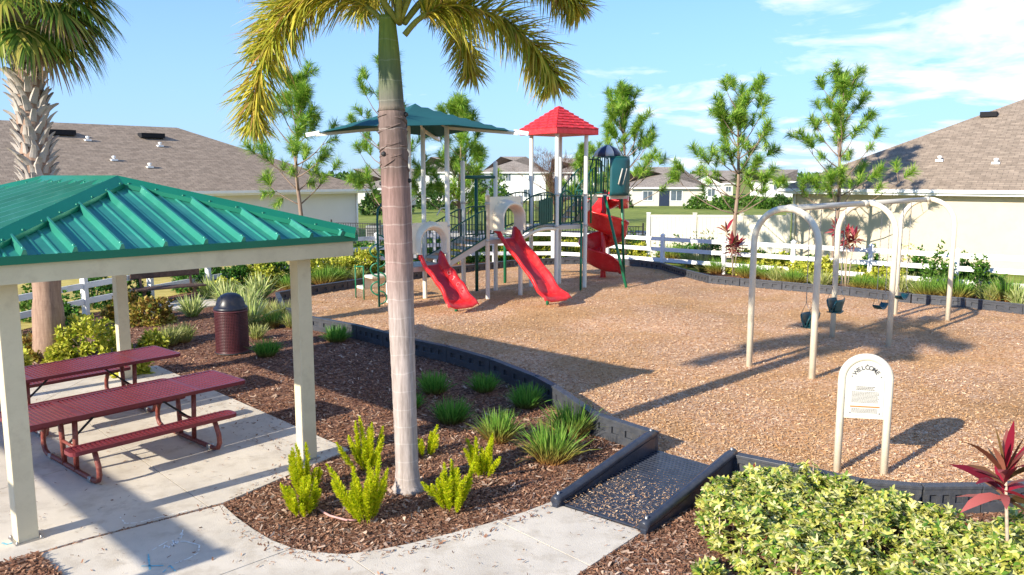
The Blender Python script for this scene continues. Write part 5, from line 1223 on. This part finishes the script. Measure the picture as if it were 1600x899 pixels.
ti('tall crimson-leaved plant behind the middle of the swing frame', G(1322, 452) , 6, 1.85, 2, .40, 14, True)
ti('crimson-leaved plant left of the first swing arch', G(1146, 432), 4, 1.25, 3, .42, 15, True)
ti('thin crimson-tipped plant leaning left of the first swing arch', G(1128, 428) , 1, 2.05, 4, .48, 9)

# rows of plants in the beds: (kind, photo x, photo y of the foot, width m, height m)
def rowname(i, n): return ['first', 'second', 'third', 'fourth', 'fifth', 'sixth', 'seventh', 'eighth', 'ninth', 'tenth', 'eleventh', 'twelfth', 'thirteenth', 'fourteenth', 'fifteenth', 'sixteenth', 'seventeenth', 'eighteenth', 'nineteenth', 'twentieth'][i]
SP = {'y': ('yellow_shrub', 'shrub', 'yshrub', .10, 'yellow-green leafy shrub'), 'g': ('green_shrub', 'shrub', 'gshrub', .09, 'dark green leafy shrub'), 'm': ('upright_shrub', 'shrub', 'mshrub', .08, 'mid green shrub'), 'r': ('rusty_shrub', 'shrub', 'rust', .11, 'rusty orange and green shrub'), 'v': ('yellow_shrub', 'shrub', 'schef', .10, 'variegated yellow shrub')}
def row(phrase, group, L):
    L = sorted(L, key=lambda q: q[1]); cnt = {}; tot = {}
    for q in L: tot[q[0]] = tot.get(q[0], 0) + 1
    for q in L:
        kd, x, y, w_, h = q; i = cnt.get(kd, 0); cnt[kd] = i + 1; P = G(x, y)
        nm = SP[kd][4] if kd in SP else {'a': 'green grass clump', 's': 'pale strap-leaved plant', 'e': 'yellowish grass clump'}[kd]
        lab = (nm + ' ' + phrase) if tot[kd] == 1 else rowname(i, 0) + ' ' + nm + ' from left ' + phrase
        if kd in SP:
            s_ = SP[kd]; n = int(150 + 260 * w_ * (h + .3)); leafy(s_[0], lab, s_[1], P.x, P.y, w_ / 2, h, int(x * 7 + y), s_[2], s_[3] * (1 if P.y < 24 else 1.15), n, 5, group)
        else: clump({'a': 'grass_a', 's': 'strap', 'e': 'grass_y'}[kd], P, h / {'a': .36, 's': .5, 'e': .40}[kd], lab, x * .37, group)
row('in the bed left of the trash can', 'plants in the left bed under the fence',
    [('y', 140, 560, 1.25, .72), ('y', 205, 585, .6, .4), ('y', 95, 568, .5, .3), ('y', 240, 548, .5, .35), ('g', 150, 480, 1.1, .95), ('g', 205, 475, .9, .75), ('g', 95, 520, .8, .8), ('r', 235, 505, 1.0, .55), ('r', 195, 500, .8, .6), ('r', 60, 560, .6, .4), ('m', 55, 500, .7, .9), ('s', 22, 560, .5, .5), ('e', 265, 540, .5, .4), ('y', 20, 590, .6, .4)])
row('between bench and border', 'plants between the bench and the border',
    [('s', 330, 468, .8, .6), ('s', 385, 492, .8, .65), ('s', 355, 478, .8, .6), ('s', 300, 495, .6, .5), ('s', 405, 470, .8, .7), ('s', 392, 510, .8, .6), ('g', 325, 445, 1.2, 1.0), ('g', 372, 452, .9, .8), ('g', 298, 455, .9, .6), ('y', 412, 450, 1.1, .9), ('y', 350, 462, .8, .5), ('m', 430, 448, 1.0, .9), ('m', 395, 440, 1.0, 1.1), ('e', 440, 500, .5, .45), ('e', 420, 495, .5, .4), ('e', 380, 515, .5, .4), ('a', 455, 455, .5, .5)])
row('left of the play structure', 'plants behind the border at the back left',
    [('y', 492, 440, 1.3, .8), ('y', 540, 432, 1.2, .7), ('y', 575, 425, 1.0, .8), ('a', 505, 446, .6, .6), ('a', 525, 443, .6, .55), ('g', 498, 418, 1.4, .8), ('g', 560, 412, 1.4, .9), ('g', 590, 415, 1.0, .9), ('e', 560, 437, .5, .4)])
row('behind the raised decks', 'plants behind the border in the middle',
    [('g', 680, 408, 1.2, .9), ('g', 735, 408, 1.3, .9), ('g', 650, 412, 1.0, .8), ('g', 775, 403, 1.2, .8), ('y', 710, 410, 1.2, .8), ('y', 820, 402, 1.7, 1.15), ('y', 850, 401, 1.6, 1.1), ('y', 885, 399, 1.7, 1.0), ('y', 925, 398, 1.4, .9), ('y', 795, 404, 1.2, .9)])
row('right of the spiral slide', 'plants behind the border right of the slide',
    [('m', 985, 398, 1.3, .9), ('m', 1010, 400, 1.2, .9), ('g', 1035, 402, 1.4, .9), ('g', 1060, 403, 1.1, 1.0), ('g', 1085, 412, 1.2, .8), ('y', 965, 398, 1.2, .8), ('y', 1000, 403, .9, .6), ('a', 1052, 409, .8, .75), ('e', 1078, 417, .7, .6), ('e', 1100, 424, .7, .6), ('a', 1120, 428, .6, .55), ('g', 1110, 412, 1.0, .9)])
row('behind the first swing arch', 'plants in the strip behind the swings',
    [('y', 1165, 428, 1.2, .7), ('y', 1192, 430, 1.2, .75), ('y', 1225, 434, 1.2, .7), ('y', 1255, 440, 1.1, .6), ('a', 1170, 436, .6, .6), ('a', 1200, 438, .6, .5), ('a', 1240, 446, .6, .55), ('e', 1215, 441, .6, .5), ('g', 1180, 418, 1.1, .6), ('g', 1225, 424, 1.1, .6), ('g', 1270, 428, 1.1, .6), ('y', 1285, 442, .9, .7), ('e', 1282, 450, .6, .55)])
row('behind the far swing bay', 'plants in the strip behind the far bay',
    [('a', 1345, 453, .7, .5), ('a', 1375, 456, .6, .5), ('e', 1405, 460, .7, .6), ('y', 1360, 446, 1.0, .5), ('y', 1390, 450, .9, .6), ('g', 1362, 436, .8, .9), ('g', 1435, 440, .8, .9), ('m', 1465, 462, .9, 1.3), ('g', 1498, 452, 1.0, .9), ('g', 1515, 455, .9, .8), ('m', 1528, 464, .55, 1.1), ('m', 1558, 468, .5, .7), ('a', 1450, 466, .7, .6), ('a', 1492, 470, .8, .7), ('e', 1440, 464, .6, .5), ('e', 1570, 472, .6, .6), ('a', 1575, 474, .8, .7), ('s', 1592, 478, .5, .5), ('e', 1545, 472, .5, .45)])

# chalk drawing on the path
ck = thing('chalk_drawing', 'faint white and cyan chalk scribbles on the concrete path', 'drawing'); rg = random.Random(4)
def chalk(pts, mt, wd=.012):
    mb = MB(); P = [G(x, y) for x, y in pts]; Q = []
    for a, b in zip(P[:-1], P[1:]):
        for t in np.linspace(0, 1, 7, endpoint=False): Q.append(a.lerp(b, t))
    for a, b in zip(Q[:-1], Q[1:]):
        if rg.random() < .22: continue
        d = (b - a).normalized(); s_ = Vector((-d.y, d.x, 0)) * wd * rg.uniform(.3, .6); z = Vector((0, 0, .0262))
        mb.add([a - s_ + z, b - s_ + z, b + s_ + z, a + s_ + z], [(0, 1, 2, 3)])
    stuff(mb.build('chalk_line', mt, ck))
chalk([(238, 864), (262, 850), (290, 850), (312, 856), (310, 868), (295, 877), (270, 886)], 'chalkw', .016)
chalk([(256, 861), (259, 855), (264, 861), (267, 853), (272, 858), (270, 848), (277, 854), (279, 849)], 'chalkw', .016)
chalk([(283, 846), (286, 832), (279, 846), (288, 838)], 'chalkw'); chalk([(188, 812), (196, 822), (215, 821), (250, 812), (300, 800)], 'chalkw', .014)
chalk([(232, 870), (235, 899)], 'chalkb', .016); chalk([(221, 889), (262, 888)], 'chalkb', .016); chalk([(255, 899), (266, 888), (276, 899)], 'chalkb', .016); chalk([(2, 852), (12, 855), (26, 850)], 'chalkb', .02)
# small leafless shrubs by the right fence
for i, (x, y, lab) in enumerate(((1098, 418, 'pale bare twiggy shrub in front of the privacy fence'), (1405, 448, 'bare twiggy shrub behind the last swing arch'))):
    P_ = G(x, y); t = thing('bare_shrub', lab, 'shrub', (P_.x, P_.y, 0)); mb = MB(); g = np.random.default_rng(i + 60)
    for k in range(14):
        a = g.uniform(0, 6.28); e = g.uniform(.1, .4); mb.tube([(0, 0, 0), (e * .5 * math.cos(a), e * .5 * math.sin(a), .6), (e * math.cos(a), e * math.sin(a), g.uniform(.9, 1.5))], [.014, .009, .004], 5)
    mb.build('twigs', 'stem', t); n = 90; V, Fq = blades(np.stack([g.normal(0, .25, n), g.normal(0, .25, n), g.uniform(.6, 1.4, n)], 1), g.normal(size=(n, 3)), .09, .05, .3, PROF_LEAF, rng=g); mesh_np('leaves', V, Fq, M['yshrub'], t)
